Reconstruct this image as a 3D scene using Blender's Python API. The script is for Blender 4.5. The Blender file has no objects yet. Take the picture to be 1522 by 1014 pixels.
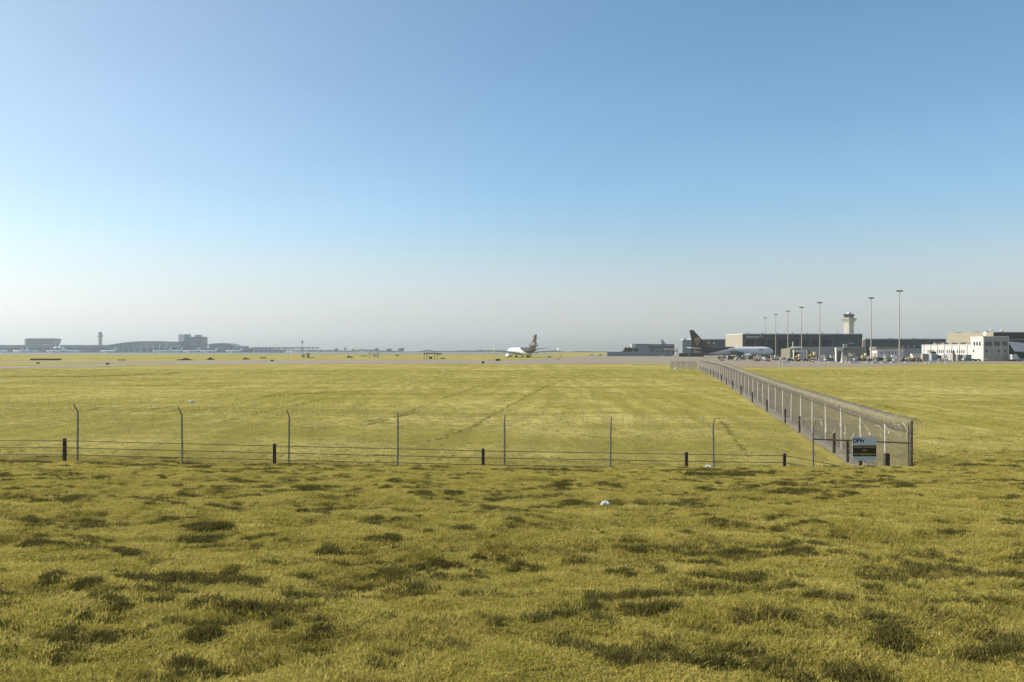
import bpy, bmesh, math, random
import numpy as np
from mathutils import Vector, Matrix

random.seed(7)
rng = np.random.default_rng(7)
R = math.radians
S = bpy.context.scene
COL = S.collection

# ------------------------------------------------------------------ camera, sky, sun, exposure
F = 1184.0            # focal length in photo pixels (28 mm)
CAMZ = 7.1            # eye height above the airfield
HY = 517.5            # photo row of the eye-level horizon
cam_d = bpy.data.cameras.new('camera'); cam = bpy.data.objects.new('camera', cam_d); COL.objects.link(cam)
cam_d.sensor_width = 36; cam_d.lens = 28; cam_d.clip_start = 0.1; cam_d.clip_end = 20000
cam_d.shift_y = (HY - 507.0) / 1522.0
cam.location = (0, 0, CAMZ); cam.rotation_euler = (R(90), 0, 0)
S.camera = cam

SUN_EL, SUN_AZ = 39.0, 77.0      # degrees; azimuth counted to the left of the view direction
w = bpy.data.worlds.new('World'); S.world = w; w.use_nodes = True
nt = w.node_tree; nt.nodes.clear()
sky = nt.nodes.new('ShaderNodeTexSky'); sky.sky_type = 'NISHITA'; sky.sun_disc = False
sky.sun_elevation = R(SUN_EL); sky.sun_rotation = R(-SUN_AZ)
sky.altitude = 150; sky.air_density = 1.0; sky.dust_density = 1.3; sky.ozone_density = 3.0
bg = nt.nodes.new('ShaderNodeBackground'); bg.inputs['Strength'].default_value = 0.103
ow = nt.nodes.new('ShaderNodeOutputWorld')

hsv = nt.nodes.new('ShaderNodeHueSaturation'); hsv.inputs['Saturation'].default_value = 1.08; hsv.inputs['Hue'].default_value = 0.488; nt.links.new(sky.outputs[0], hsv.inputs['Color'])
bw = nt.nodes.new('ShaderNodeRGBToBW'); nt.links.new(sky.outputs[0], bw.inputs[0])                      # low air: paler and greyer with height lost
tint = nt.nodes.new('ShaderNodeMix'); tint.data_type = 'RGBA'; tint.blend_type = 'MULTIPLY'; tint.inputs[0].default_value = 1; tint.inputs[7].default_value = (0.85, 0.875, 0.885, 1); nt.links.new(bw.outputs[0], tint.inputs[6])
geo = nt.nodes.new('ShaderNodeTexCoord'); sep = nt.nodes.new('ShaderNodeSeparateXYZ'); nt.links.new(geo.outputs['Generated'], sep.inputs[0])
lowf = nt.nodes.new('ShaderNodeMapRange'); lowf.interpolation_type = 'SMOOTHSTEP'; lowf.inputs[1].default_value = 0.0; lowf.inputs[2].default_value = 0.19; lowf.inputs[3].default_value = 0.90; lowf.inputs[4].default_value = 0.0; nt.links.new(sep.outputs[2], lowf.inputs[0])
smx = nt.nodes.new('ShaderNodeMix'); smx.data_type = 'RGBA'; 
sdot = nt.nodes.new('ShaderNodeVectorMath'); sdot.operation = 'DOT_PRODUCT'; nt.links.new(geo.outputs['Generated'], sdot.inputs[0])
sdot.inputs[1].default_value = (-math.sin(R(SUN_AZ)) * math.cos(R(SUN_EL)), math.cos(R(SUN_AZ)) * math.cos(R(SUN_EL)), math.sin(R(SUN_EL)))
aur = nt.nodes.new('ShaderNodeMapRange'); aur.inputs[1].default_value = 0.30; aur.inputs[2].default_value = 0.95; aur.inputs[3].default_value = 0.0; aur.inputs[4].default_value = 0.45; nt.links.new(sdot.outputs['Value'], aur.inputs[0])   # milky air round the sun
fmx = nt.nodes.new('ShaderNodeMath'); fmx.operation = 'MAXIMUM'; nt.links.new(lowf.outputs[0], fmx.inputs[0]); nt.links.new(aur.outputs[0], fmx.inputs[1])
nt.links.new(fmx.outputs[0], smx.inputs[0]); nt.links.new(hsv.outputs[0], smx.inputs[6]); nt.links.new(tint.outputs[2], smx.inputs[7])
sn = nt.nodes.new('ShaderNodeTexNoise'); sn.inputs['Scale'].default_value = 1.0; sn.inputs['Detail'].default_value = 5
smp = nt.nodes.new('ShaderNodeMapping'); smp.inputs['Scale'].default_value = (1.6, 1.6, 7.0); smp.inputs['Rotation'].default_value = (0.1, 0.06, 0); nt.links.new(geo.outputs['Generated'], smp.inputs[0]); nt.links.new(smp.outputs[0], sn.inputs['Vector'])
snr = nt.nodes.new('ShaderNodeMapRange'); snr.inputs[1].default_value = 0.3; snr.inputs[2].default_value = 0.7; snr.inputs[3].default_value = 0.965; snr.inputs[4].default_value = 1.035; nt.links.new(sn.outputs[0], snr.inputs[0])
thin = nt.nodes.new('ShaderNodeMix'); thin.data_type = 'RGBA'; thin.blend_type = 'MULTIPLY'; thin.inputs[0].default_value = 1; nt.links.new(smx.outputs[2], thin.inputs[6]); nt.links.new(snr.outputs[0], thin.inputs[7])   # barely visible thin haze veils
nt.links.new(thin.outputs[2], bg.inputs[0]); nt.links.new(bg.outputs[0], ow.inputs[0])
sun_d = bpy.data.lights.new('sun', 'SUN'); sun_d.energy = 4.0; sun_d.angle = R(0.5); sun_d.color = (1.0, 0.918, 0.74)
sun = bpy.data.objects.new('sun', sun_d); COL.objects.link(sun)
to_sun = Vector((-math.sin(R(SUN_AZ)) * math.cos(R(SUN_EL)), math.cos(R(SUN_AZ)) * math.cos(R(SUN_EL)), math.sin(R(SUN_EL))))
sun.rotation_euler = to_sun.to_track_quat('Z', 'Y').to_euler()
S.view_settings.view_transform = 'Standard'; S.view_settings.look = 'None'
S.view_settings.exposure = 0.65; S.view_settings.gamma = 1
S.render.engine = 'CYCLES'
S.cycles.use_denoising = True
S.cycles.max_bounces = 6; S.cycles.volume_bounces = 1; S.cycles.transparent_max_bounces = 24

def PX(px, d): return (px - 761.0) / F * d
def PZ(py, d): return CAMZ - (py - HY) / F * d

# ------------------------------------------------------------------ helpers
class MB:
    def __init__(s): s.v = []; s.f = []; s.m = []
    def add(s, vs, fs, mi=0):
        n = len(s.v); s.v.extend(tuple(v) for v in vs)
        s.f.extend(tuple(i + n for i in f) for f in fs); s.m.extend([mi] * len(fs)); return s
    def box(s, x0, x1, y0, y1, z0, z1, mi=0):
        v = [(x, y, z) for z in (z0, z1) for y in (y0, y1) for x in (x0, x1)]
        return s.add(v, [(0,2,3,1),(4,5,7,6),(0,1,5,4),(2,6,7,3),(0,4,6,2),(1,3,7,5)], mi)
    def bar(s, a, b, r, n=6, mi=0, r2=None):
        a = Vector(a); b = Vector(b); d = (b - a); 
        if d.length < 1e-6: return s
        d.normalize(); u = d.orthogonal().normalized(); w_ = d.cross(u); r2 = r if r2 is None else r2
        v = []
        for p, rr in ((a, r), (b, r2)):
            for k in range(n):
                t = 2 * math.pi * k / n; v.append(p + (u * math.cos(t) + w_ * math.sin(t)) * rr)
        f = [(k, (k+1) % n, n + (k+1) % n, n + k) for k in range(n)] + [tuple(range(n-1, -1, -1)), tuple(range(n, 2*n))]
        return s.add(v, f, mi)
    def loft(s, rings, mi=0, cap=True, mats=None):
        n = len(rings[0]); v = [p for r in rings for p in r]; f = []; ms = []
        for i in range(len(rings) - 1):
            for k in range(n):
                q = (i*n + k, i*n + (k+1) % n, (i+1)*n + (k+1) % n, (i+1)*n + k); f.append(q)
                if mats:
                    c = sum((Vector(v[j]) for j in q), Vector()) / 4; ms.append(mats(c))
                else: ms.append(mi)
        if cap:
            for q, ring in ((tuple(range(n-1, -1, -1)), rings[0]), (tuple(range((len(rings)-1)*n, len(rings)*n)), rings[-1])):
                f.append(q)
                ms.append(mats(sum((Vector(p) for p in ring), Vector()) / n) if mats else mi)
        b = len(s.v); s.v.extend(tuple(p) for p in v); s.f.extend(tuple(i + b for i in q) for q in f); s.m.extend(ms); return s
    def lathe(s, prof, o=(0,0,0), axis='Z', n=20, mi=0, cap=True):
        rings = []
        for r, t in prof:
            ring = []
            for k in range(n):
                a = 2 * math.pi * k / n + math.pi / n; c, d = r * math.cos(a), r * math.sin(a)
                p = {'Z': (c, d, t), 'X': (t, c, d), 'Y': (d, t, c)}[axis]
                ring.append((p[0]+o[0], p[1]+o[1], p[2]+o[2]))
            rings.append(ring)
        return s.loft(rings, mi, cap)
    def prism(s, poly, y0, y1, mi=0):            # polygon in x,z swept along y
        n = len(poly); v = [(x, y0, z) for x, z in poly] + [(x, y1, z) for x, z in poly]
        return s.add(v, [(k, (k+1) % n, n + (k+1) % n, n + k) for k in range(n)] + [tuple(range(n-1, -1, -1)), tuple(range(n, 2*n))], mi)
    def build(s, name, mats, parent=None, smooth=False, loc=None):
        me = bpy.data.meshes.new(name); me.from_pydata(s.v, [], s.f)
        if not isinstance(mats, (list, tuple)): mats = [mats]
        for m in mats: me.materials.append(m)
        me.polygons.foreach_set('material_index', s.m)
        bm = bmesh.new(); bm.from_mesh(me); bmesh.ops.recalc_face_normals(bm, faces=bm.faces); bm.to_mesh(me); bm.free()
        if smooth:
            me.polygons.foreach_set('use_smooth', [True] * len(me.polygons))
            try: me.set_sharp_from_angle(angle=R(40))
            except Exception: pass
        me.update()
        o = bpy.data.objects.new(name, me); COL.objects.link(o)
        if parent: o.parent = parent
        if loc: o.location = loc
        return o

def tag(o, label=None, cat=None, group=None, kind=None):
    if label: o['label'] = label
    if cat: o['category'] = cat
    if group: o['group'] = group
    if kind: o['kind'] = kind
    return o
def thing(name, label, cat, loc=(0,0,0), rz=0.0, group=None):
    o = bpy.data.objects.new(name, None); COL.objects.link(o); o.location = loc; o.rotation_euler = (0, 0, rz)
    o.empty_display_size = 0.5
    return tag(o, label, cat, group)
def kids(o): return [c for c in bpy.data.objects if c.parent == o]
def dup(o, loc, rz=None, label=None, scale=None):
    r = o.copy(); COL.objects.link(r); r.location = loc
    if rz is not None: r.rotation_euler = (0, 0, rz)
    if label: r['label'] = label
    if scale: r.scale = (scale,) * 3
    for c in kids(o):
        d = c.copy(); COL.objects.link(d); d.parent = r
        for g in kids(c):
            e = g.copy(); COL.objects.link(e); e.parent = d
    return r

# ------------------------------------------------------------------ materials
def mat(name, col, rough=0.7, metal=0.0, var=0.12, scale=1.0, spec=0.3, bump=0.0, streak=False):
    m = bpy.data.materials.new(name); m.use_nodes = True; t = m.node_tree; n = t.nodes; b = n['Principled BSDF']
    b.inputs['Roughness'].default_value = rough; b.inputs['Metallic'].default_value = metal
    b.inputs['Specular IOR Level'].default_value = spec
    tc = n.new('ShaderNodeTexCoord'); mp = n.new('ShaderNodeMapping')
    mp.inputs['Scale'].default_value = (scale, scale, scale * (0.15 if streak else 1))
    t.links.new(tc.outputs['Object'], mp.inputs[0])
    no = n.new('ShaderNodeTexNoise'); no.inputs['Scale'].default_value = 1.0; no.inputs['Detail'].default_value = 6
    t.links.new(mp.outputs[0], no.inputs['Vector'])
    mr = n.new('ShaderNodeMapRange'); mr.inputs[1].default_value = 0.25; mr.inputs[2].default_value = 0.75
    mr.inputs[3].default_value = 1 - var; mr.inputs[4].default_value = 1 + var
    t.links.new(no.outputs[0], mr.inputs[0])
    mx = n.new('ShaderNodeMix'); mx.data_type = 'RGBA'; mx.blend_type = 'MULTIPLY'; mx.inputs[0].default_value = 1
    mx.inputs[6].default_value = (*col, 1); t.links.new(mr.outputs[0], mx.inputs[7]); t.links.new(mx.outputs[2], b.inputs['Base Color'])
    if bump:
        bp = n.new('ShaderNodeBump'); bp.inputs['Strength'].default_value = bump; bp.inputs['Distance'].default_value = 0.02
        t.links.new(no.outputs[0], bp.inputs['Height']); t.links.new(bp.outputs[0], b.inputs['Normal'])
    return m

M = {}
M['galv'] = mat('galvanised_steel', (0.26, 0.235, 0.21), 0.5, 0.35, 0.25, 6)
M['galv_dark'] = mat('weathered_steel', (0.10, 0.085, 0.07), 0.6, 0.3, 0.3, 6)
M['wire'] = mat('fence_wire', (0.235, 0.215, 0.19), 0.55, 0.25, 0.15, 3)
M['wire_thin'] = mat('thin_fence_wire', (0.20, 0.18, 0.13), 0.6, 0.2, 0.15, 3)
M['razor'] = mat('glint_razor_wire', (0.55, 0.52, 0.44), 0.4, 0.5, 0.25, 3)  # lighter copy: sun glint on the corner coil put into its colour
M['razor_base'] = mat('plain_razor_wire', (0.38, 0.34, 0.27), 0.55, 0.25, 0.25, 3)
M['cable'] = mat('steel_cable', (0.07, 0.06, 0.045), 0.6, 0.3, 0.2, 4)
M['wood'] = mat('dark_wood', (0.070, 0.053, 0.040), 0.85, 0, 0.45, 7, bump=0.6, streak=True)
M['white'] = mat('white_paint', (0.52, 0.52, 0.52), 0.45, 0, 0.06, 0.8)
M['white_plane'] = mat('white_fuselage_paint', (0.60, 0.62, 0.64), 0.28, 0, 0.03, 0.3, spec=0.5)
M['brown'] = mat('dark_brown_paint', (0.030, 0.019, 0.009), 0.35, 0, 0.12, 0.5, spec=0.4)
M['gold'] = mat('gold_paint', (0.62, 0.38, 0.06), 0.45, 0, 0.08, 1)
M['gold_dark'] = mat('dull_gold_paint', (0.30, 0.20, 0.045), 0.45, 0, 0.1, 1)
M['grey_plane'] = mat('grey_wing_paint', (0.17, 0.18, 0.20), 0.4, 0, 0.08, 0.4)
M['alu'] = mat('bare_aluminium', (0.62, 0.61, 0.58), 0.35, 0.7, 0.1, 1)
M['black'] = mat('black_rubber', (0.02, 0.02, 0.02), 0.8, 0, 0.2, 2)
M['glass'] = mat('dark_glass', (0.025, 0.03, 0.032), 0.12, 0, 0.2, 0.6, spec=0.6)
M['glass_blue'] = mat('blue_glass', (0.09, 0.16, 0.19), 0.15, 0, 0.15, 0.2, spec=0.6)
M['char'] = mat('charcoal_cladding', (0.040, 0.046, 0.047), 0.6, 0, 0.10, 0.15, streak=True)
M['char2'] = mat('slate_cladding', (0.060, 0.060, 0.068), 0.6, 0, 0.10, 0.15, streak=True)
M['shade_dark'] = mat('shade_and_door_dark', (0.012, 0.011, 0.005), 0.8, 0, 0.4, 0.08)  # near-black: painted shade of doorways, canopy and warehouse front; also loading doors
M['dark_red'] = mat('dark_red_interior', (0.022, 0.010, 0.006), 0.8, 0, 0.3, 0.1)
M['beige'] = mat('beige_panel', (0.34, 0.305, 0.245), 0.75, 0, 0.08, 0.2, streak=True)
M['beige_dot'] = mat('speckled_beige_panel', (0.30, 0.275, 0.195), 0.75, 0, 0.14, 1.2)
M['cream'] = mat('cream_render', (0.46, 0.445, 0.40), 0.8, 0, 0.06, 0.4)
M['conc'] = mat('concrete', (0.44, 0.41, 0.36), 0.85, 0, 0.14, 0.5, bump=0.2)
M['conc_pale'] = mat('pale_concrete', (0.60, 0.57, 0.52), 0.85, 0, 0.10, 0.3)
M['conc_grey'] = mat('grey_concrete', (0.30, 0.30, 0.30), 0.85, 0, 0.12, 0.3)
M['olive'] = mat('olive_panel', (0.20, 0.19, 0.13), 0.7, 0, 0.12, 0.4)
M['shed'] = mat('grey_shed_cladding', (0.30, 0.29, 0.27), 0.7, 0, 0.08, 0.3, streak=True)
M['bluegrey'] = mat('blue_grey_wall', (0.20, 0.22, 0.25), 0.75, 0, 0.10, 0.3, streak=True)
M['yellow'] = mat('safety_yellow', (0.62, 0.44, 0.05), 0.5, 0, 0.15, 1)
M['orange'] = mat('faded_orange', (0.42, 0.15, 0.05), 0.6, 0, 0.15, 1)
M['steelblue'] = mat('blue_grey_paint', (0.30, 0.36, 0.42), 0.5, 0, 0.1, 0.6)
M['teal'] = mat('pale_teal_paint', (0.38, 0.48, 0.46), 0.5, 0, 0.1, 0.6)
M['tan'] = mat('tan_container_paint', (0.36, 0.31, 0.25), 0.65, 0, 0.15, 0.8)
M['greybox'] = mat('grey_container_paint', (0.25, 0.25, 0.26), 0.65, 0, 0.15, 0.8)
M['blackbox'] = mat('matt_black_paint', (0.022, 0.023, 0.022), 0.7, 0, 0.2, 1)
M['green'] = mat('bright_green_paint', (0.26, 0.36, 0.05), 0.6, 0, 0.15, 1)
M['pink'] = mat('pinkish_brick', (0.55, 0.38, 0.30), 0.8, 0, 0.12, 0.4)
M['plastic'] = mat('white_plastic', (0.60, 0.60, 0.61), 0.45, 0, 0.25, 9)
M['sign_white'] = mat('sign_white', (0.60, 0.63, 0.68), 0.5, 0, 0.05, 2)
M['sign_dark'] = mat('sign_dark_brown', (0.035, 0.026, 0.012), 0.5, 0, 0.1, 2)
M['sign_navy'] = mat('sign_navy', (0.03, 0.045, 0.09), 0.5, 0, 0.05, 2)
M['sign_teal'] = mat('sign_pale_blue', (0.42, 0.56, 0.66), 0.5, 0, 0.05, 2)
M['sign_gold'] = mat('sign_gold_letters', (0.45, 0.33, 0.09), 0.5, 0, 0.05, 2)
M['terminal'] = mat('hazed_terminal_concrete', (0.19, 0.21, 0.22), 0.8, 0, 0.10, 0.05)  # bluish paling puts distance haze into the concrete colour
M['terminal_dark'] = mat('terminal_dark_glass', (0.03, 0.04, 0.045), 0.3, 0, 0.2, 0.05)
M['roof_metal'] = mat('metal_roof', (0.17, 0.18, 0.165), 0.5, 0.1, 0.10, 0.05)
M['mound'] = mat('dark_brush', (0.035, 0.030, 0.012), 0.9, 0, 0.4, 1.5)
M['lamp_glass'] = mat('lamp_lens', (0.5, 0.5, 0.48), 0.2, 0, 0.05, 1)
M['bark'] = mat('bark', (0.09, 0.07, 0.05), 0.9, 0, 0.3, 3)

def leaf_mat(name, c0, c1, transl=0.3, patch=None):
    m = bpy.data.materials.new(name); m.use_nodes = True; t = m.node_tree; n = t.nodes; n.clear()
    oi = n.new('ShaderNodeObjectInfo'); ge = n.new('ShaderNodeNewGeometry')
    no = n.new('ShaderNodeTexNoise'); no.inputs['Scale'].default_value = patch or 0.35; no.inputs['Detail'].default_value = 4
    t.links.new(ge.outputs['Position'], no.inputs['Vector'])
    ad = n.new('ShaderNodeMath'); ad.operation = 'MULTIPLY_ADD'; ad.inputs[1].default_value = 0.55
    t.links.new(oi.outputs['Random'], ad.inputs[0])
    sb = n.new('ShaderNodeMapRange'); sb.inputs[1].default_value = 0.3; sb.inputs[2].default_value = 0.7; sb.inputs[3].default_value = 0.0; sb.inputs[4].default_value = 0.52
    t.links.new(no.outputs[0], sb.inputs[0]); t.links.new(sb.outputs[0], ad.inputs[2])
    mx = n.new('ShaderNodeMix'); mx.data_type = 'RGBA'; mx.inputs[6].default_value = (*c0, 1); mx.inputs[7].default_value = (*c1, 1)
    t.links.new(ad.outputs[0], mx.inputs[0])
    df = n.new('ShaderNodeBsdfDiffuse'); tr = n.new('ShaderNodeBsdfTranslucent'); ms = n.new('ShaderNodeMixShader'); ms.inputs[0].default_value = transl
    o = n.new('ShaderNodeOutputMaterial')
    t.links.new(mx.outputs[2], df.inputs[0]); t.links.new(mx.outputs[2], tr.inputs[0])
    t.links.new(df.outputs[0], ms.inputs[1]); t.links.new(tr.outputs[0], ms.inputs[2]); t.links.new(ms.outputs[0], o.inputs[0])
    return m
M['blade'] = leaf_mat('lawn_blades', (0.285, 0.256, 0.044), (0.62, 0.520, 0.165), 0.45, 0.9)
M['blade_field'] = leaf_mat('field_blades', (0.345, 0.312, 0.072), (0.505, 0.432, 0.165), 0.45, 0.06)
M['weed'] = leaf_mat('dark_weeds', (0.085, 0.079, 0.024), (0.21, 0.182, 0.056), 0.32)
M['rank'] = leaf_mat('rank_grass', (0.19, 0.165, 0.036), (0.36, 0.30, 0.085), 0.35)
M['straw'] = leaf_mat('dry_stems', (0.42, 0.34, 0.14), (0.60, 0.50, 0.26), 0.3)
M['crown'] = leaf_mat('tree_leaves', (0.020, 0.030, 0.008), (0.055, 0.065, 0.018), 0.2, 0.3)
M['far_leaf'] = leaf_mat('far_tree_leaves', (0.030, 0.040, 0.014), (0.06, 0.07, 0.03), 0.15, 0.01)

def ground_mat():
    m = bpy.data.materials.new('grassland'); m.use_nodes = True; t = m.node_tree; n = t.nodes; b = n['Principled BSDF']
    b.inputs['Roughness'].default_value = 1.0; b.inputs['Specular IOR Level'].default_value = 0.0
    g = n.new('ShaderNodeNewGeometry')
    def noise(scale, detail=6, mapping=None, rough=0.55):
        x = n.new('ShaderNodeTexNoise'); x.inputs['Scale'].default_value = scale; x.inputs['Detail'].default_value = detail; x.inputs['Roughness'].default_value = rough
        if mapping:
            mp = n.new('ShaderNodeMapping'); mp.inputs['Rotation'].default_value = (0, 0, mapping[0]); mp.inputs['Scale'].default_value = mapping[1]
            t.links.new(g.outputs['Position'], mp.inputs[0]); t.links.new(mp.outputs[0], x.inputs['Vector'])
        else: t.links.new(g.outputs['Position'], x.inputs['Vector'])
        return x.outputs[0]
    def rng_(s, a, b_, c, d):
        x = n.new('ShaderNodeMapRange'); x.inputs[1].default_value = a; x.inputs[2].default_value = b_; x.inputs[3].default_value = c; x.inputs[4].default_value = d
        t.links.new(s, x.inputs[0]); return x.outputs[0]
    def mix(f, a, c, mode='MIX'):
        x = n.new('ShaderNodeMix'); x.data_type = 'RGBA'; x.blend_type = mode
        if isinstance(f, float): x.inputs[0].default_value = f
        else: t.links.new(f, x.inputs[0])
        for k, v in ((6, a), (7, c)):
            if isinstance(v, tuple): x.inputs[k].default_value = (*v, 1)
            else: t.links.new(v, x.inputs[k])
        return x.outputs[2]
    big = rng_(noise(0.018, 5), 0.38, 0.64, 0, 1)
    mow = rng_(noise(1.0, 4, (0.19, (0.22, 0.010, 1))), 0.36, 0.66, 0, 1)     # mower swaths along the side fence
    ctr = rng_(noise(1.0, 5, (0.05, (0.03, 0.11, 1))), 0.40, 0.62, 0, 1)      # growth bands across the field
    c = mix(big, (0.258, 0.229, 0.048), (0.380, 0.319, 0.104))
    f2 = n.new('ShaderNodeMath'); f2.operation = 'MULTIPLY'; f2.inputs[1].default_value = 0.8; t.links.new(mow, f2.inputs[0])
    c = mix(f2.outputs[0], c, (0.440, 0.374, 0.140))
    f3 = n.new('ShaderNodeMath'); f3.operation = 'MULTIPLY'; f3.inputs[1].default_value = 0.75; t.links.new(ctr, f3.inputs[0])
    c = mix(f3.outputs[0], c, (0.215, 0.190, 0.036))
    mpw = n.new('ShaderNodeMapping'); mpw.inputs['Scale'].default_value = (1/17.0, 1/112.0, 0); mpw.inputs['Location'].default_value = (9/17.0, -165/112.0, 0); t.links.new(g.outputs['Position'], mpw.inputs[0])
    wv = n.new('ShaderNodeTexWave'); wv.wave_type = 'RINGS'; wv.rings_direction = 'SPHERICAL'; wv.inputs['Scale'].default_value = 1.9; wv.inputs['Distortion'].default_value = 6.0; wv.inputs['Detail'].default_value = 3; wv.inputs['Detail Scale'].default_value = 1.6; t.links.new(mpw.outputs[0], wv.inputs['Vector'])
    c = mix(1.0, c, rng_(wv.outputs[1], 0.0, 1.0, 0.90, 1.08), 'MULTIPLY')
    spot = rng_(noise(0.45, 8, None, 0.7), 0.58, 0.72, 0, 0.7)
    c = mix(spot, c, (0.140, 0.128, 0.028))
    fine = rng_(noise(4.0, 8, None, 0.75), 0.3, 0.7, 0.72, 1.22)
    c = mix(1.0, c, fine, 'MULTIPLY')
    t.links.new(c, b.inputs['Base Color'])
    bp = n.new('ShaderNodeBump'); bp.inputs['Strength'].default_value = 0.9; bp.inputs['Distance'].default_value = 0.08
    t.links.new(noise(2.2, 9, None, 0.7), bp.inputs['Height']); t.links.new(bp.outputs[0], b.inputs['Normal'])
    return m
M['ground'] = ground_mat()
M['taxi'] = mat('taxiway_concrete', (0.235, 0.190, 0.148), 0.9, 0, 0.13, 0.06)
M['apron'] = mat('apron_concrete', (0.235, 0.192, 0.138), 0.9, 0, 0.13, 0.04)
M['apron_far'] = mat('far_apron_concrete', (0.17, 0.165, 0.15), 0.9, 0, 0.15, 0.02)
M['gravel'] = mat('gravel', (0.215, 0.190, 0.135), 0.95, 0, 0.22, 3)
M['line_white'] = mat('white_marking', (0.33, 0.29, 0.25), 0.8, 0, 0.15, 1)
M['line_yellow'] = mat('yellow_marking', (0.55, 0.42, 0.10), 0.8, 0, 0.15, 1)

def livery(name, L, r, zc):
    m = bpy.data.materials.new(name); m.use_nodes = True; t = m.node_tree; n = t.nodes; b = n['Principled BSDF']; b.inputs['Roughness'].default_value = .3
    def mth(op, a, c=None):
        x = n.new('ShaderNodeMath'); x.operation = op
        for k, v in enumerate((a, c)):
            if v is None: continue
            if isinstance(v, (int, float)): x.inputs[k].default_value = v
            else: t.links.new(v, x.inputs[k])
        return x.outputs[0]
    tc = n.new('ShaderNodeTexCoord'); sp = n.new('ShaderNodeSeparateXYZ'); t.links.new(tc.outputs['Object'], sp.inputs[0])
    u = mth('DIVIDE', mth('SUBTRACT', L*.47, sp.outputs[0]), L); v = mth('POWER', mth('MAXIMUM', mth('DIVIDE', mth('SUBTRACT', sp.outputs[2], zc - r), 2*r), 0.001), .85)
    f = mth('GREATER_THAN', u, mth('SUBTRACT', .93, mth('MULTIPLY', v, .47)))
    mx = n.new('ShaderNodeMix'); mx.data_type = 'RGBA'; mx.inputs[6].default_value = (.60, .62, .64, 1); mx.inputs[7].default_value = (.030, .019, .009, 1); t.links.new(f, mx.inputs[0]); t.links.new(mx.outputs[2], b.inputs['Base Color'])
    return m
# ------------------------------------------------------------------ terrain
def vnoise(x, y, seed=0):
    x = np.asarray(x, float); y = np.asarray(y, float)
    xi = np.floor(x).astype(np.int64); yi = np.floor(y).astype(np.int64); fx = x - xi; fy = y - yi
    fx = fx * fx * (3 - 2 * fx); fy = fy * fy * (3 - 2 * fy)
    def h(i, j):
        k = (i * 374761393 + j * 668265263 + seed * 1442695041) & 0xffffffff
        k = ((k ^ (k >> 13)) * 1274126177) & 0xffffffff
        return ((k ^ (k >> 16)) & 0xffff) / 65535.0
    a = h(xi, yi); b = h(xi + 1, yi); c = h(xi, yi + 1); d = h(xi + 1, yi + 1)
    return (a * (1 - fx) + b * fx) * (1 - fy) + (c * (1 - fx) + d * fx) * fy - 0.5
def sm(t): t = np.clip(t, 0, 1); return t * t * (3 - 2 * t)

# weed clumps seen on the near slope: photo column, row, width, height
WEEDS = [(246,862,125,22),(342,857,43,20),(62,874,40,24),(141,871,52,32),(138,903,34,28),(177,917,30,13),(460,903,98,30),(230,949,72,26),(296,953,60,20),
 (420,943,36,13),(480,953,46,23),(105,943,36,13),(20,977,42,16),(125,979,36,16),(279,982,60,26),(371,992,42,26),(460,982,65,16),(128,1008,46,13),(427,1009,65,13),
 (210,825,72,16),(141,811,33,10),(236,795,40,10),(361,813,52,10),(312,785,66,13),(269,887,52,10),(49,769,79,7),(493,838,20,16),(585,851,43,16),(526,841,50,13),
 (615,884,72,26),(645,861,36,16),(577,917,50,26),(520,950,46,23),(746,835,85,20),(773,844,65,14),(848,831,53,16),(845,859,72,5),(920,861,50,23),(717,885,36,8),
 (875,917,66,16),(743,946,46,23),(792,933,56,13),(654,979,98,50),(855,966,98,36),(572,999,66,26),(966,982,66,32),(773,982,50,13),(717,810,33,8),(783,807,33,8),
 (674,815,33,10),(631,741,30,11),(1111,828,46,10),(1163,849,40,13),(1242,848,33,8),(1350,831,40,7),(1249,833,52,12),(1137,877,60,13),(1298,881,52,13),(1347,877,36,10),
 (1357,899,43,16),(1429,885,33,13),(1433,871,30,8),(1479,908,46,16),(1193,913,40,16),(1081,907,40,13),(1393,920,36,10),(1240,946,70,30),(1320,952,80,34),(1121,975,120,46),
 (1285,998,164,30),(1465,933,50,16),(1482,969,44,10),(1052,946,36,16),(1518,982,20,20),(1482,861,33,8),(1439,848,33,7),(90,745,60,6),(250,758,70,6),(430,752,60,6),
 (960,752,50,6),(1180,735,60,6),(1330,728,50,6),(1450,757,70,7),(560,772,40,7),(980,775,60,6),(350,765,60,6),(1100,786,50,6),(700,752,40,5)]
def Hsmooth(x, y):
    x = np.asarray(x, float); y = np.asarray(y, float)
    b = np.interp(x, [-60, -22, 0, 16, 21, 30], [1.1, 1.09, 0.49, 0.17, 0.08, 0.0])
    tgt = b * (1 - sm((y - 41) / 60.0))
    zc = np.interp(x, [-34, -22, -8, 0, 40], [1.83, 1.73, 1.55, 1.45, 1.42])
    yy = np.maximum(y, 0.0)
    front = zc + (37.5 - yy) * 0.0722
    L = np.interp(x, [20.3, 26], [2.9, 34.0])
    t = sm((y - 37.5) / L)
    z = np.where(y < 37.5, front, zc * (1 - t) + tgt * t)
    z = z + 0.62 * np.exp(-((y - 172) / 62.0)**2) * np.exp(-((x - 20.25 - 0.19 * (y - 42)) / 13.0)**2)      # low bank under the side fence
    return z - 0.004 * np.maximum(y - 900, 0)
def H(x, y):
    x = np.asarray(x, float); y = np.asarray(y, float)
    near = 1 - sm((y - 30) / 12); fade = 1 - sm((y - 160) / 120)
    n = near * (0.20 * vnoise(x / 3.4 + 5, y / 2.2, 1) + 0.17 * vnoise(x / 1.25, y / 0.8, 2) + 0.11 * vnoise(x / 0.55, y / 0.40, 3))
    n = n + (1 - near) * fade * (0.16 * vnoise(x / 9, y / 7, 4) + 0.09 * vnoise(x / 2.7, y / 2.2, 5) + 0.05 * vnoise(x / 1.1, y / 1.0, 6))
    return Hsmooth(x, y) + n
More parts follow.
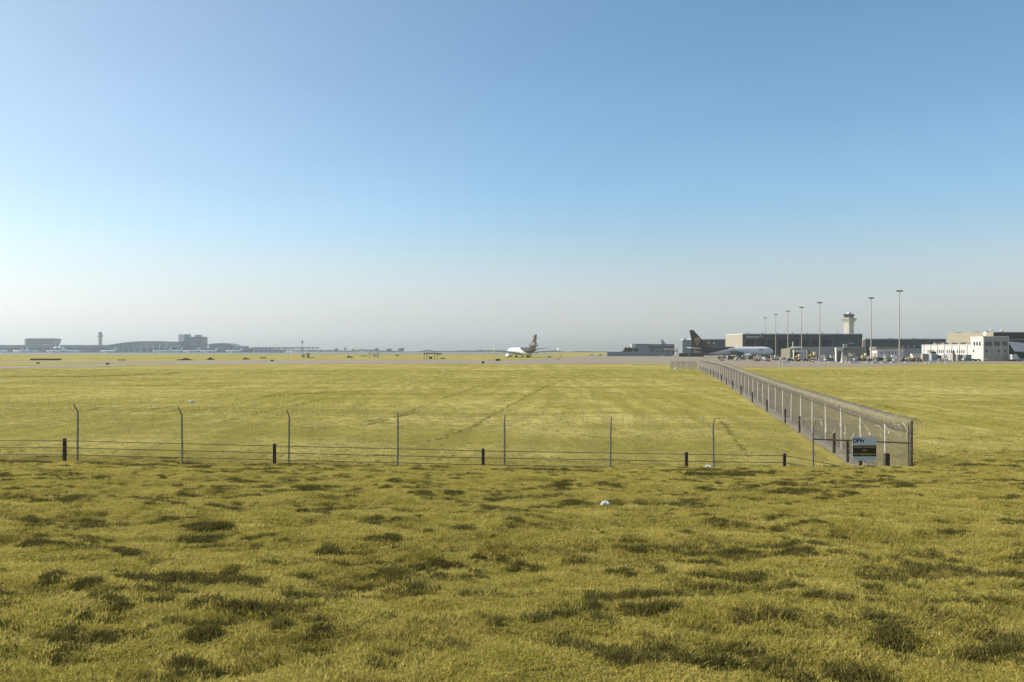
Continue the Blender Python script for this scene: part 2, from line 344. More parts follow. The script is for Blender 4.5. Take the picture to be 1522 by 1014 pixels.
def hz(x, y): return float(Hsmooth(np.array([x]), np.array([y]))[0])
def hit(px, py):                       # where a photo ray meets the smooth near slope / field
    lo, hi = 4.0, 4000.0
    for d in np.geomspace(5, 3000, 900):
        if PZ(py, d) < hz(PX(px, d), d): return PX(px, d), d
    return PX(px, 3000), 3000.0

ys = [-60, -50, -40, -32, -25, -19, -14, -10, -7, -4, -2, 0, 2]
y = 2.0
while y < 4000:
    y += 0.10 + 0.0062 * max(y - 6, 0); ys.append(y)
ys = np.array(ys); nc = 520
us = np.linspace(-1, 1, nc)
WX = (np.maximum(ys, 0) + 22) * 0.93
GX = us[None, :] * WX[:, None]; GY = np.repeat(ys[:, None], nc, 1); GZ = H(GX, GY)
def grid_mesh(name, X, Y, Z, m):
    nr, nc_ = X.shape; me = bpy.data.meshes.new(name)
    co = np.stack([X, Y, Z], -1).reshape(-1, 3).astype(np.float32)
    i = np.arange(nr * nc_).reshape(nr, nc_)
    q = np.stack([i[:-1, :-1], i[:-1, 1:], i[1:, 1:], i[1:, :-1]], -1).reshape(-1, 4)
    me.vertices.add(len(co)); me.vertices.foreach_set('co', co.ravel())
    me.loops.add(q.size); me.loops.foreach_set('vertex_index', q.ravel().astype(np.int32))
    me.polygons.add(len(q)); me.polygons.foreach_set('loop_start', (np.arange(len(q)) * 4).astype(np.int32))
    me.polygons.foreach_set('use_smooth', np.ones(len(q), bool))
    me.materials.append(m); me.update(); me.validate()
    o = bpy.data.objects.new(name, me); COL.objects.link(o); return o
tag(grid_mesh('ground', GX, GY, GZ, M['ground']), kind='structure')

def sheet(name, pts, z, m, n=1, followz=False):
    """flat paved sheet from (lower row, upper row) edge samples: list of (px, py_low, py_up)"""
    vs = []; fs = []
    for px, a, b in pts:
        for py in (a, b):
            d = CAMZ * F / (py - HY); x = PX(px, d)
            vs.append((x, d, z + (hz(x, d) if followz else -0.004 * max(d - 900, 0))))
    for k in range(len(pts) - 1): fs.append((2*k, 2*k+2, 2*k+3, 2*k+1))
    mb = MB(); mb.add(vs, fs); o = mb.build(name, m); return tag(o, kind='structure')
# near taxiway (joins the far one towards the middle), far taxiway, apron
sheet('taxiway', [(-260,549.5,545.8),(0,548.2,545.0),(100,546.6,543.3),(190,544.2,541.4),(262,542.3,539.6)], 0.05, M['taxi'])
sheet('taxiway', [(-260,539.6,537.3),(0,539.4,537.2),(120,539.3,537.0),(262,539.3,536.8)], 0.05, M['taxi'])
sheet('taxiway', [(262,542.3,536.8),(300,541.8,536.3),(380,541.2,535.8),(500,541.0,535.3),(640,541.1,535.3),(760,541.2,535.6),(800,541.3,534.0),(835,541.4,531.8),(868,541.5,529.6)], 0.05, M['taxi'])
sheet('apron', [(868,541.5,529.6),(900,541.6,527.05),(1000,541.8,527.05),(1060,545.0,527.05),(1130,546.2,527.05),(1290,545.4,527.05),(1370,541.6,527.05),(1430,540.6,527.05),(1522,540.2,527.05),(1800,540.0,527.05)], 0.05, M['apron'])
mb = MB()
for (x0, x1, d0, d1) in ((-1600, -530, 790, 2050), (-530, 60, 830, 2050)):
    k = np.linspace(d0, d1, 12)
    for a, b in zip(k[:-1], k[1:]):
        za, zb = 0.06 - 0.004 * max(a - 900, 0), 0.06 - 0.004 * max(b - 900, 0)
        mb.add([(x0, a, za), (x1, a, za), (x1, b, zb), (x0, b, zb)], [(0, 1, 2, 3)])
tag(mb.build('far_apron', M['apron_far']), kind='structure')
def stripe(name, pts, wdt, m):
    mb = MB()
    P = [(PX(px, CAMZ*F/(py-HY)), CAMZ*F/(py-HY)) for px, py in pts]
    for (xa, ya), (xb, yb) in zip(P[:-1], P[1:]):
        mb.add([(xa, ya - wdt/2, 0.06), (xb, yb - wdt/2, 0.06), (xb, yb + wdt/2, 0.06), (xa, ya + wdt/2, 0.06)], [(0,1,2,3)])
    return tag(mb.build(name, m), kind='structure')
stripe('road_marking', [(262,538.5),(380,538.6),(640,538.2),(760,538.4),(840,537.2),(1000,536.5)], 5.0, M['line_white'])
stripe('road_marking', [(-200,538.2),(0,538.2),(262,538.3)], 2.5, M['line_white'])
stripe('road_marking', [(262,541.6),(500,540.6),(760,540.8),(900,541.1),(1000,541.2)], 1.0, M['line_yellow'])

# gravel strip under the side fence
def side_x(d): return 20.25 + 0.19 * (d - 42)
vs = []; fs = []
DS = np.linspace(40.6, 268, 90)
for d in DS:
    for off in (-1.15, 0.5):
        x = side_x(d) + off; vs.append((x, d, float(H(np.array([x]), np.array([d]))[0]) + 0.07))
for k in range(len(DS) - 1): fs.append((2*k, 2*k+1, 2*k+3, 2*k+2))
tag(MB().add(vs, fs).build('gravel_strip', M['gravel']), kind='structure')

# ------------------------------------------------------------------ instanced grass (stuff)
def clump(name, n, rad, h0, h1, wid, lean, m, seed):
    r = random.Random(seed); mb = MB()
    for _ in range(n):
        a = r.uniform(0, 6.283); q = rad * math.sqrt(r.random()); bx, by = q * math.cos(a), q * math.sin(a)
        h = r.uniform(h0, h1); la = r.uniform(0, 6.283); ll = r.uniform(0.15, 1) * lean * h
        dx, dy = math.cos(la) * ll, math.sin(la) * ll; wa = r.uniform(0, 6.283); wx, wy = math.cos(wa) * wid / 2, math.sin(wa) * wid / 2
        mb.add([(bx-wx, by-wy, -0.02), (bx+wx, by+wy, -0.02), (bx+dx*.4+wx*.8, by+dy*.4+wy*.8, h*.62), (bx+dx*.4-wx*.8, by+dy*.4-wy*.8, h*.62), (bx+dx, by+dy, h)],
               [(0,1,2,3), (3,2,4)])
    me = bpy.data.meshes.new(name); me.from_pydata(mb.v, [], mb.f); me.materials.append(m); me.update()
    return bpy.data.objects.new(name, me)
def scatter(name, P, scale, idx, sources, label):
    col = bpy.data.collections.new(name + '_sources')
    for o in sources: col.objects.link(o)
    order = sorted(range(len(sources)), key=lambda k: sources[k].name)
    me = bpy.data.meshes.new(name); me.vertices.add(len(P)); me.vertices.foreach_set('co', np.asarray(P, np.float32).ravel())
    at = me.attributes.new('rot', 'FLOAT_VECTOR', 'POINT')
    rot = np.zeros((len(P), 3), np.float32); rot[:, 2] = rng.uniform(0, 6.283, len(P)); rot[:, 0] = rng.normal(0, 0.12, len(P)); at.data.foreach_set('vector', rot.ravel())
    at = me.attributes.new('scl', 'FLOAT_VECTOR', 'POINT'); at.data.foreach_set('vector', np.asarray(scale, np.float32).ravel())
    at = me.attributes.new('idx', 'INT', 'POINT'); at.data.foreach_set('value', np.asarray(idx, np.int32))
    o = bpy.data.objects.new(name, me); COL.objects.link(o)
    ng = bpy.data.node_groups.new(name + '_nodes', 'GeometryNodeTree'); N = ng.nodes; L = ng.links
    ng.interface.new_socket('Geometry', in_out='INPUT', socket_type='NodeSocketGeometry'); ng.interface.new_socket('Geometry', in_out='OUTPUT', socket_type='NodeSocketGeometry')
    gi = N.new('NodeGroupInput'); go = N.new('NodeGroupOutput'); ip = N.new('GeometryNodeInstanceOnPoints'); ci = N.new('GeometryNodeCollectionInfo')
    ci.inputs['Collection'].default_value = col; ci.inputs['Separate Children'].default_value = True; ci.inputs['Reset Children'].default_value = True
    ip.inputs['Pick Instance'].default_value = True
    def na(attr, ty):
        q = N.new('GeometryNodeInputNamedAttribute'); q.data_type = ty; q.inputs['Name'].default_value = attr
        return [s for s in q.outputs if s.enabled and s.name == 'Attribute'][0]
    er = N.new('FunctionNodeEulerToRotation'); L.new(na('rot', 'FLOAT_VECTOR'), er.inputs[0])
    L.new(gi.outputs[0], ip.inputs['Points']); L.new(ci.outputs[0], ip.inputs['Instance']); L.new(na('idx', 'INT'), ip.inputs['Instance Index'])
    L.new(er.outputs[0], ip.inputs['Rotation']); L.new(na('scl', 'FLOAT_VECTOR'), ip.inputs['Scale']); L.new(ip.outputs[0], go.inputs[0])
    md = o.modifiers.new('scatter', 'NODES'); md.node_group = ng
    return tag(o, label, 'grass', kind='stuff')

lawn = [clump('lawn_clump_%d' % k, 26, 0.14, 0.012, 0.045, 0.011, 1.7, M['blade'], k) for k in range(6)]
field = [clump('field_clump_%d' % k, 26, 0.34, 0.03, 0.09, 0.03, 1.2, M['blade_field'], 20 + k) for k in range(5)]
weedc = [clump('weed_clump_%d' % k, 26, 0.11, 0.03, 0.10, 0.014, 1.3, M['weed'], 40 + k) for k in range(5)]
rankc = [clump('rank_clump_%d' % k, 30, 0.22, 0.12, 0.30, 0.022, 0.7, M['rank'], 60 + k) for k in range(4)]
strawc = [clump('straw_clump_%d' % k, 5, 0.10, 0.03, 0.12, 0.008, 1.6, M['straw'], 80 + k) for k in range(4)]
# weed mask on the near slope
WP = []
for px, py, ww, hh in WEEDS:
    x, d = hit(px, py); xa, da = hit(px, py + hh/2); xb, db = hit(px, py - hh/2)
    WP.append((x, (da + db)/2, ww / F * d / 2, max((db - da)/2, 0.12)))
def weedmask(x, y):
    m = np.full(len(x), -2.0); wob = 1.5 * vnoise(x/0.62, y/0.5, 31) + 1.7 * vnoise(x/0.23, y/0.2, 32) + 1.3 * vnoise(x/0.10, y/0.10, 35)
    for cx, cy, rx, ry in WP:
        q = ((x-cx)/(rx*1.0))**2 + ((y-cy)/(ry*.85))**2
        m = np.maximum(m, 0.70 - q)
    m = m + wob
    small = 3.4 * (0.45 * vnoise(x/1.7, y/0.7, 33) + 0.55 * vnoise(x/0.62, y/0.27, 34)) + 1.2 * vnoise(x/0.2, y/0.12, 36) - 0.44
    return np.maximum(m, small + 0.25)
def near_pts(n, y0, y1, p):
    u = rng.random(n); y = (y0**p + u * (y1**p - y0**p))**(1/p)
    x = (rng.random(n)*2 - 1) * (0.66 * y + 8.5); return x, y
x, y = near_pts(350000, 6.5, 44, 1.0)
wm = weedmask(x, y); keep = (wm < 0.35) | (rng.random(len(x)) < 0.55); x, y, wm = x[keep], y[keep], wm[keep]
z = H(x, y); s = (0.8 + 0.5 * rng.random(len(x))) * (0.9 + y / 45); hh = s * (0.45 + 0.9 * (vnoise(x/1.6, y/1.2, 51) + 0.5) * rng.uniform(0.6, 1.2, len(x))) * np.interp(y, [8, 18, 34], [1.0, .75, .28])
scatter('lawn_grass', np.stack([x, y, z], 1), np.stack([s, s, hh], 1), rng.integers(0, 6, len(x)), lawn, 'short yellow green grass covering the slope in front of the fence')
x, y = near_pts(470000, 6.5, 44, 1.2); wm = weedmask(x, y); k = wm > 0.30; x, y, wm = x[k], y[k], wm[k]
k = rng.random(len(x)) < np.clip((wm - 0.25) * 0.9, 0.08, 0.8); x, y, wm = x[k], y[k], wm[k]
z = H(x, y); s = rng.uniform(0.7, 1.25, len(x)); hh = s * np.clip(0.55 + 0.6 * wm, 0.5, 1.35)
scatter('weed_patches', np.stack([x, y, z], 1), np.stack([s, s, hh], 1), rng.integers(0, 5, len(x)), weedc, 'dark olive weeds growing in tufts through the near slope')
x, y = near_pts(37000, 6.5, 48, 1.3); q = .55*vnoise(x/1.3, y/.8, 61) + .45*vnoise(x/.45, y/.3, 62) + .3*vnoise(x/.15, y/.12, 63); k = q > .15; x, y = x[k], y[k]
z = H(x, y); s = rng.uniform(.28, .62, len(x)) * np.interp(y, [10, 36], [1.05, .7]); tus = [clump('tussock_clump_%d' % k, 30, 0.26, 0.10, 0.26, 0.022, 1.1, M['rank'], 160 + k) for k in range(4)]
scatter('tussock_grass', np.stack([x, y, z], 1), np.stack([s*1.3, s*1.3, s*rng.uniform(.6, 1.2, len(x))], 1), rng.integers(0, 4, len(x)), tus, 'olive tussocks of longer grass dotted over the near slope')
x, y = near_pts(3600, 6.5, 60, 1.4); z = H(x, y); s = rng.uniform(0.6, 1.3, len(x))
scatter('dry_stems', np.stack([x, y, z], 1), np.stack([s, s, s], 1), rng.integers(0, 4, len(x)), strawc, 'pale dry grass stems standing among the grass')
n = 48000; u = rng.random(n); y = 41 + (260 - 41) * u**1.5; x = (rng.random(n)*2-1) * (0.66*y + 9)
z = H(x, y); s = rng.uniform(0.6, 1.2, n) * (0.7 + y/140); hh = s * (0.35 + 0.9 * (vnoise(x/6, y/6, 52) + 0.5)) * 0.8
inside = (x - side_x(y) > -1.9) & (x - side_x(y) < 0.8) & (y > 40) 
k = ~inside; x, y, z, s, hh = x[k], y[k], z[k], s[k], hh[k]
scatter('field_grass', np.stack([x, y, z], 1), np.stack([s, s, hh], 1), rng.integers(0, 5, len(x)), field, 'mown yellow green grass covering the airfield behind the fence')
# darker rank grass along old wheel ruts and ditches in the field
TR = [([(-80,562),(60,560.5),(140,560),(232,556)],1.6,1.0), ([(185,574.5),(275,572)],0.7,1.0), ([(285,577),(345,573)],0.8,.7), ([(385,590),(415,587.5),(450,586),(490,584),(545,581)],0.8,.8),
 ([(540,628),(594,617),(652,595),(699,579),(732,568),(790,558)],0.28,.58), ([(605,659),(656,653),(699,638),(725,622),(750,608),(793,584),(815,573),(850,562)],0.28,.68),
 ([(434,640),(500,637),(533,635),(569,626),(620,612)],0.28,.8), ([(1066,622),(1080,637),(1092,655),(1110,680)],0.22,.8), ([(120,613),(154,606)],0.3,.7), ([(197,600),(240,593),(285,587),(330,583)],0.35,.55),
 ([(220,611),(265,604)],0.3,.6), ([(328,628),(370,620),(407,609),(470,596),(560,580)],0.28,.6), ([(245,557),(262,554.5)],1.2,1), ([(1203,553.2),(1263,556),(1300,557)],1.0,.8),
 ([(700,660),(760,659)],0.3,.7), ([(1290,560),(1330,561.5)],0.8,.5), ([(480,566),(560,563),(640,566)],.8,.35), ([(700,557),(780,556),(860,557)],1.2,.4), ([(900,552),(1000,551),(1040,552)],1.5,.35),
 ([(1310,604),(1345,612)],.5,.8), ([(1370,610),(1400,612)],.35,.7),([(0,552),(90,551),(180,549)],2.0,.4),([(1370,650),(1420,655),(1480,648)],.6,.35),([(1380,672),(1440,676),(1520,670)],.6,.45)]
X = []; Y = []; G = []
for pts, wd, dens in TR:
    W = [hit(a, b) for a, b in pts]
    for (xa, ya), (xb, yb) in zip(W[:-1], W[1:]):
        L = math.hypot(xb-xa, yb-ya); k = int(L * 6 * (0.5 + wd) * dens) + 2; t = rng.random(k)
        gate = vnoise((xa + (xb-xa)*t)/3.5, (ya + (yb-ya)*t)/3.5, 77) > -0.16 - 0.2*dens
        t = t[gate]; k = len(t)
        X.append(xa + (xb-xa)*t + rng.normal(0, wd*.5, k)); Y.append(ya + (yb-ya)*t + rng.normal(0, wd*.6, k)); G.append(np.full(k, (0.45 + 0.35*min(wd, 1.2)) * (0.8 + 0.55*dens)))
x = np.concatenate(X); y = np.concatenate(Y); g = np.concatenate(G)
n2 = 2600; y2 = 42 + 150*rng.random(n2)**1.3; x2 = (rng.random(n2)*2-1)*(0.66*y2); k = vnoise(x2/8, y2/5, 88) > 0.16; x = np.concatenate([x, x2[k]]); y = np.concatenate([y, y2[k]]); g = np.concatenate([g, np.full(k.sum(), .5)])
z = H(x, y); s = rng.uniform(0.6, 1.1, len(x)) * g * 1.0
scatter('rank_grass', np.stack([x, y, z], 1), np.stack([s*1.2, s*1.2, s*rng.uniform(.35, .75, len(x))], 1), rng.integers(0, 4, len(x)), rankc, 'longer olive grass along old wheel ruts and ditches in the airfield')

# ------------------------------------------------------------------ fences
def tubes(name, A, B, r, m, parent=None, sides=3):
    A = np.asarray(A, float); B = np.asarray(B, float); d = B - A; d /= np.linalg.norm(d, axis=1, keepdims=True) + 1e-9
    ref = np.where(np.abs(d[:, 2:3]) > .9, np.array([[1., 0, 0]]), np.array([[0, 0, 1.]])); u = np.cross(d, ref); u /= np.linalg.norm(u, axis=1, keepdims=True) + 1e-9; v = np.cross(d, u)
    ring = [u*math.cos(2*math.pi*k/sides)*r + v*math.sin(2*math.pi*k/sides)*r for k in range(sides)]
    co = np.stack([A + q for q in ring] + [B + q for q in ring], 1).reshape(-1, 3)
    b = (np.arange(len(A)) * 2 * sides)[:, None]
    q = np.concatenate([b + np.array([k, (k+1) % sides, sides + (k+1) % sides, sides + k]) for k in range(sides)], 1).reshape(-1, 4)
    me = bpy.data.meshes.new(name); me.vertices.add(len(co)); me.vertices.foreach_set('co', co.astype(np.float32).ravel())
    me.loops.add(q.size); me.loops.foreach_set('vertex_index', q.ravel().astype(np.int32)); me.polygons.add(len(q)); me.polygons.foreach_set('loop_start', (np.arange(len(q))*4).astype(np.int32))
    me.materials.append(m); me.update(); me.validate()
    o = bpy.data.objects.new(name, me); COL.objects.link(o)
    if parent: o.parent = parent
    return o
def fabric(runs, h0, hf, gap, r, m, parent):
    """chain link: two families of slanting wires between posts; runs = [(base point, base point)]"""
    A = []; B = []
    for a, b in runs:
        a = np.array(a, float); b = np.array(b, float); L = np.linalg.norm(b - a); u = (b - a) / L
        for s in np.arange(-hf, L, gap):
            s0, s1 = max(s, 0), min(s + hf, L)
            if s1 - s0 < 0.02: continue
            A.append(a + u*s0 + [0, 0, h0 + (s0 - s)]); B.append(a + u*s1 + [0, 0, h0 + (s1 - s)])
            A.append(a + u*s0 + [0, 0, h0 + hf - (s0 - s)]); B.append(a + u*s1 + [0, 0, h0 + hf - (s1 - s)])
    return tubes('chain_link_mesh', A, B, r, m, parent)
def coil(name, path, rad, pitch, r, m, parent, jitter=0.06, segs=16):
    """razor coil: a helix along the polyline path"""
    path = np.array(path, float); seg = np.linalg.norm(np.diff(path, axis=0), axis=1); cum = np.concatenate([[0], np.cumsum(seg)]); L = cum[-1]
    n = int(L / pitch * segs); s = np.linspace(0, L, n); P = np.stack([np.interp(s, cum, path[:, k]) for k in range(3)], 1)
    T = np.gradient(P, axis=0); T[:, 2] = 0; T /= np.linalg.norm(T, axis=1, keepdims=True) + 1e-9; N = np.stack([-T[:, 1], T[:, 0], np.zeros(n)], 1)
    ph = 2*math.pi*s/pitch; rr = rad * (1 + jitter * np.sin(s*3.1 + 1) + jitter * np.sin(s*7.7))
    C = P + N * (np.cos(ph)*rr)[:, None] + np.array([[0, 0, 1.]]) * (np.sin(ph)*rr)[:, None] + T * (0.12*np.sin(ph*0.5))[:, None]
    return tubes(name, C[:-1], C[1:], r, m, parent)

FPX = [-202, -41, 115, 271, 429, 591, 750, 907, 1061, 1209]
FP = [(PX(px, 40.9 + 0.0006*(px+41)), 40.9 + 0.0006*(px+41)) for px in FPX]
CORNER = (20.17, 40.2)
PH = 2.75
ff = thing('chain_link_fence', 'chain link fence with leaning outrigger arms crossing behind the near slope', 'fence', (FP[5][0], FP[5][1], hz(*FP[5])))
O = Vector(ff.location)
def post_mb(base, h, r, arm=None, cap=True):
    mb = MB(); mb.bar((0, 0, -0.5), (0, 0, h), r, 8)
    if arm: mb.bar((0, 0, h - 0.02), arm, r*0.75, 6, 0, r*0.5)
    return mb
post_me = None
for k, (x, d) in enumerate(FP):
    b = Vector((x, d, hz(x, d)))
    if post_me is None:
        p = post_mb(b, PH, 0.048, (0, -0.40, PH + 0.42)).build('post', M['galv'], ff); post_me = p.data
    else:
        p = bpy.data.objects.new('post', post_me); COL.objects.link(p); p.parent = ff
    p.location = b - O; p.rotation_euler = (R(random.uniform(-.8, .8)), R(random.uniform(-.9, .9)), R(random.uniform(-6, 6)))
allp = FP + [CORNER]
runs = [((a[0]-O.x, a[1]-O.y, hz(*a)-O.z), (b[0]-O.x, b[1]-O.y, hz(*b)-O.z)) for a, b in zip(allp[:-1], allp[1:])]
fabric(runs, 0.05, PH - 0.1, 0.09, 0.0022, M['wire_thin'], ff)
tubes('barbed_strand', [Vector(a) + Vector((0, dy, PH + dz)) for a, b in runs for dy, dz in ((-.12,.13),(-.26,.27),(-.39,.41))],
      [Vector(b) + Vector((0, dy, PH + dz)) for a, b in runs for dy, dz in ((-.12,.13),(-.26,.27),(-.39,.41))], 0.006, M['wire_thin'], ff)
cp = [(x - O.x, d - O.y - 0.36, hz(x, d) - O.z + PH + (0.42 if px < 500 else 0.42 - 0.30 * (px - 500) / 700)) for px, (x, d) in zip(FPX, FP)]
coil('razor_coil', cp, 0.37, 0.52, 0.0075, M['razor_base'], ff)
cp2 = [cp[-1], (17.6 - O.x, 40.3 - O.y, PH + 0.05 - O.z), (CORNER[0] - O.x, CORNER[1] - O.y - .1, PH + 0.25 - O.z)]
coil('razor_coil', cp2, 0.34, 0.46, 0.014, M['razor'], ff)
# braced end panel by the corner
gz = hz(*FP[-1]); ga = Vector((FP[-1][0], FP[-1][1], gz + 2.16)); gb = Vector((CORNER[0], CORNER[1], 2.30))
MB().bar(ga - O, gb - O, 0.035, 8).build('mid_rail', M['galv_dark'], ff)
mb = MB(); mb.bar((0, 0, -0.5), (0, 0, 3.42), 0.062, 10); mb.bar((-0.12, 0.05, -0.4), (-0.12, 0.05, 3.3), 0.03, 8)
mb.build('corner_post', M['galv_dark'], ff, loc=Vector((CORNER[0], CORNER[1], 0)) - O)

sf = thing('chain_link_fence', 'long chain link fence with dense razor coil running away to the apron', 'fence', (CORNER[0], CORNER[1], 0))
O = Vector(sf.location)
sd = [44.0 + 5.4 * k for k in range(42)]
SPn = [(side_x(d), d) for d in sd]
sp_me = None
for k, (x, d) in enumerate(SPn):
    zb = hz(x, d)
    if sp_me is None:
        p = post_mb(None, 2.85, 0.055).build('post', M['conc_pale'], sf); sp_me = p.data
    else:
        p = bpy.data.objects.new('post', sp_me); COL.objects.link(p); p.parent = sf
    p.location = Vector((x, d, zb)) - O; p.rotation_euler = (R(random.uniform(-.8, .8)), R(random.uniform(-.9, .9)), 0)
allp = [CORNER] + SPn
runs = [((a[0]-O.x, a[1]-O.y, hz(*a)-O.z), (b[0]-O.x, b[1]-O.y, hz(*b)-O.z)) for a, b in zip(allp[:-1], allp[1:])]
fabric(runs, 0.05, 2.75, 0.07, 0.0034, M['wire'], sf)
tubes('top_rail', [Vector(a) + Vector((0, 0, 2.80)) for a, b in runs], [Vector(b) + Vector((0, 0, 2.80)) for a, b in runs], 0.022, M['galv'], sf, 6)
cp = [(a[0]-O.x+.12, a[1]-O.y, hz(*a)-O.z+3.02) for a in allp]
coil('razor_coil', cp, 0.38, 0.21, 0.010, M['razor_base'], sf)
coil('razor_coil', [(c[0]+.1, c[1], c[2]+.08) for c in cp], 0.31, 0.20, 0.008, M['razor_base'], sf)
a, b = Vector((SPn[0][0], SPn[0][1], 2.72)), Vector((CORNER[0], CORNER[1], 2.42))
MB().bar(a - O, b - O, 0.03, 8).build('brace_rail', M['galv'], sf)
mb = MB(); mb.lathe([(0.085, -0.3), (0.085, 1.05), (0.07, 1.1)], n=12)
mb.build('post_sleeve', M['conc_pale'], sf, loc=Vector((SPn[0][0], SPn[0][1], hz(*SPn[0]))) - O)
# low return panel at the far end
E0 = SPn[-1]; rp = thing('chain_link_fence', 'low chain link return panel at the far end of the side fence beside the apron', 'fence', (E0[0] - .6, E0[1] + 1, 0))
O = Vector(rp.location); rpp = [(-1.6 * k, 1.2 * k, 0) for k in range(6)]
for q in rpp: MB().bar((0, 0, -.3), (0, 0, 2.75), .06, 8).build('post', M['conc_pale'], rp, loc=q)
fabric(list(zip(rpp[:-1], rpp[1:])), 0.05, 2.6, 0.07, 0.014, M['wire'], rp)
tubes('top_rail', [Vector(a) + Vector((0,0,2.7)) for a in rpp[:-1]], [Vector(a) + Vector((0,0,2.7)) for a in rpp[1:]], .035, M['galv'], rp, 6)

# post and cable barriers
def wood_post(h, wdt):
    mb = MB(); a = wdt/2; mb.loft([[(-a,-a,-.4),(a,-a,-.4),(a,a,-.4),(-a,a,-.4)], [(-a,-a,h-.03),(a,-a,h-.03),(a,a,h-.03),(-a,a,h-.03)], [(-a*.8,-a*.8,h),(a*.8,-a*.8,h),(a*.8,a*.8,h),(-a*.8,a*.8,h)]])
    return mb
bar1 = [(PX(px, 40.0), 40.0) for px in (-530, -216, 96, 408, 718, 1020, 1166)]
zt = [2.60, 2.58, 2.56, 2.30, 2.05, 1.88, 1.81]
cb = thing('cable_barrier', 'dark wooden post and three cable barrier standing just in front of the chain link fence', 'barrier', (bar1[4][0], 40.0, zt[4] - 1.35)); O = Vector(cb.location)
wp_me = None
for (x, d), t in zip(bar1, zt):
    if wp_me is None: p = wood_post(1.41, 0.145).build('post', M['wood'], cb); wp_me = p.data
    else: p = bpy.data.objects.new('post', wp_me); COL.objects.link(p); p.parent = cb
    p.location = Vector((x, d, t - 1.41)) - O; p.rotation_euler = (0, 0, random.uniform(-.25, .25))
ends = [(x, d - .11, t) for (x, d), t in zip(bar1, zt)]
for dz in (.10, .45, .80):
    A = [Vector((x, d, t - dz)) - O for x, d, t in ends]
    A.append(Vector((PX(1290, 37.9), 37.9, 1.35 - dz)) - O)
    tubes('cable', A[:-1], A[1:], 0.017, M['cable'], cb, 6)
wd = [52.0, 65.9, 73.6, 86.6, 100.9, 115.5, 129.5, 142.5, 154.5, 166.5, 178.5, 190, 202, 214, 226, 238, 250]
wd = [48.7, 52.6] + wd[1:]
wl = [(side_x(d) - 1.0, d) for d in wd]
wl = [(PX(1279, 41.6), 41.6)] + wl
cb2 = thing('cable_barrier', 'dark wooden post and cable barrier running along the side fence towards the apron', 'barrier', (wl[0][0], wl[0][1], 0)); O = Vector(cb2.location)
for x, d in wl:
    p = bpy.data.objects.new('post', wp_me); COL.objects.link(p); p.parent = cb2; p.location = Vector((x, d, hz(x, d))) - O; p.rotation_euler = (0, 0, random.uniform(-.25, .25))
for dz in (.12, .5, .88):
    A = [Vector((x, d, hz(x, d) + 1.41 - dz)) - O for x, d in wl]; tubes('cable', A[:-1], A[1:], 0.015, M['cable'], cb2, 6)
p = thing('bollard', 'thick dark wooden post standing beside the pale sleeved fence post at the corner', 'bollard', (PX(1318, 39.2), 39.2, 0.45)); wood_post(1.48, 0.22).build('post_body', M['wood'], p); MB().lathe([(.16,1.28),(.16,1.33)],n=4).build('band', M['galv_dark'], p)

# ------------------------------------------------------------------ lettering
def text_mb(body, size, m, name, parent, loc, rot=(R(90), 0, 0), depth=0.004, width=None, bold=0.0):
    cu = bpy.data.curves.new(name, 'FONT'); cu.body = body; cu.size = size; cu.align_x = 'CENTER'; cu.align_y = 'CENTER'; cu.extrude = depth; cu.offset = bold
    to = bpy.data.objects.new(name + '_tmp', cu); COL.objects.link(to); bpy.context.view_layer.update()
    me = bpy.data.meshes.new_from_object(to.evaluated_get(bpy.context.evaluated_depsgraph_get())); bpy.data.objects.remove(to)
    me.name = name; me.materials.clear(); me.materials.append(m)
    o = bpy.data.objects.new(name, me); COL.objects.link(o); o.parent = parent; o.location = loc; o.rotation_euler = rot
    if width:
        xs = [v.co.x for v in me.vertices]; k = width / (max(xs) - min(xs)); o.scale = (k, 1, 1)
    return o
sg = thing('warning_sign', 'white and dark brown airport no trespassing sign fixed to the fence rail at the corner', 'sign', (PX(1285, 40.55), 40.55, PZ(684.6, 40.55)))
W = 35.6 / F * 40.55; mb = MB(); mb.box(-W/2, W/2, 0, .012, 0, W); o = mb.build('sign_board', M['sign_white'], sg)
MB().box(-W/2+.012, W/2-.012, -.004, 0.0, .17*W, .63*W).build('dark_panel', M['sign_dark'], sg)
text_mb('DFW', .30, M['sign_navy'], 'lettering', sg, (-.24*W, -.004, .82*W), width=.50*W, bold=.012)
for k, (wd_, zz) in enumerate(((.34, .86), (.30, .80), (.22, .75))): MB().box(.10*W, (.10+wd_)*W, -.003, 0, zz*W-.014, zz*W+.014).build('pale_stripe', M['sign_teal'], sg)
text_mb('AIRPORT OPERATIONS', .10, M['sign_gold'], 'lettering', sg, (0, -.008, .555*W), width=.90*W, bold=.003)
text_mb('AREA', .10, M['sign_gold'], 'lettering', sg, (0, -.008, .42*W), width=.22*W, bold=.003)
text_mb('NO TRESPASSING', .12, M['sign_gold'], 'lettering', sg, (0, -.008, .26*W), width=.90*W, bold=.004)
MB().box(-.44*W, .44*W, -.003, 0, .065*W, .11*W).build('small_print_band', M['sign_teal'], sg)

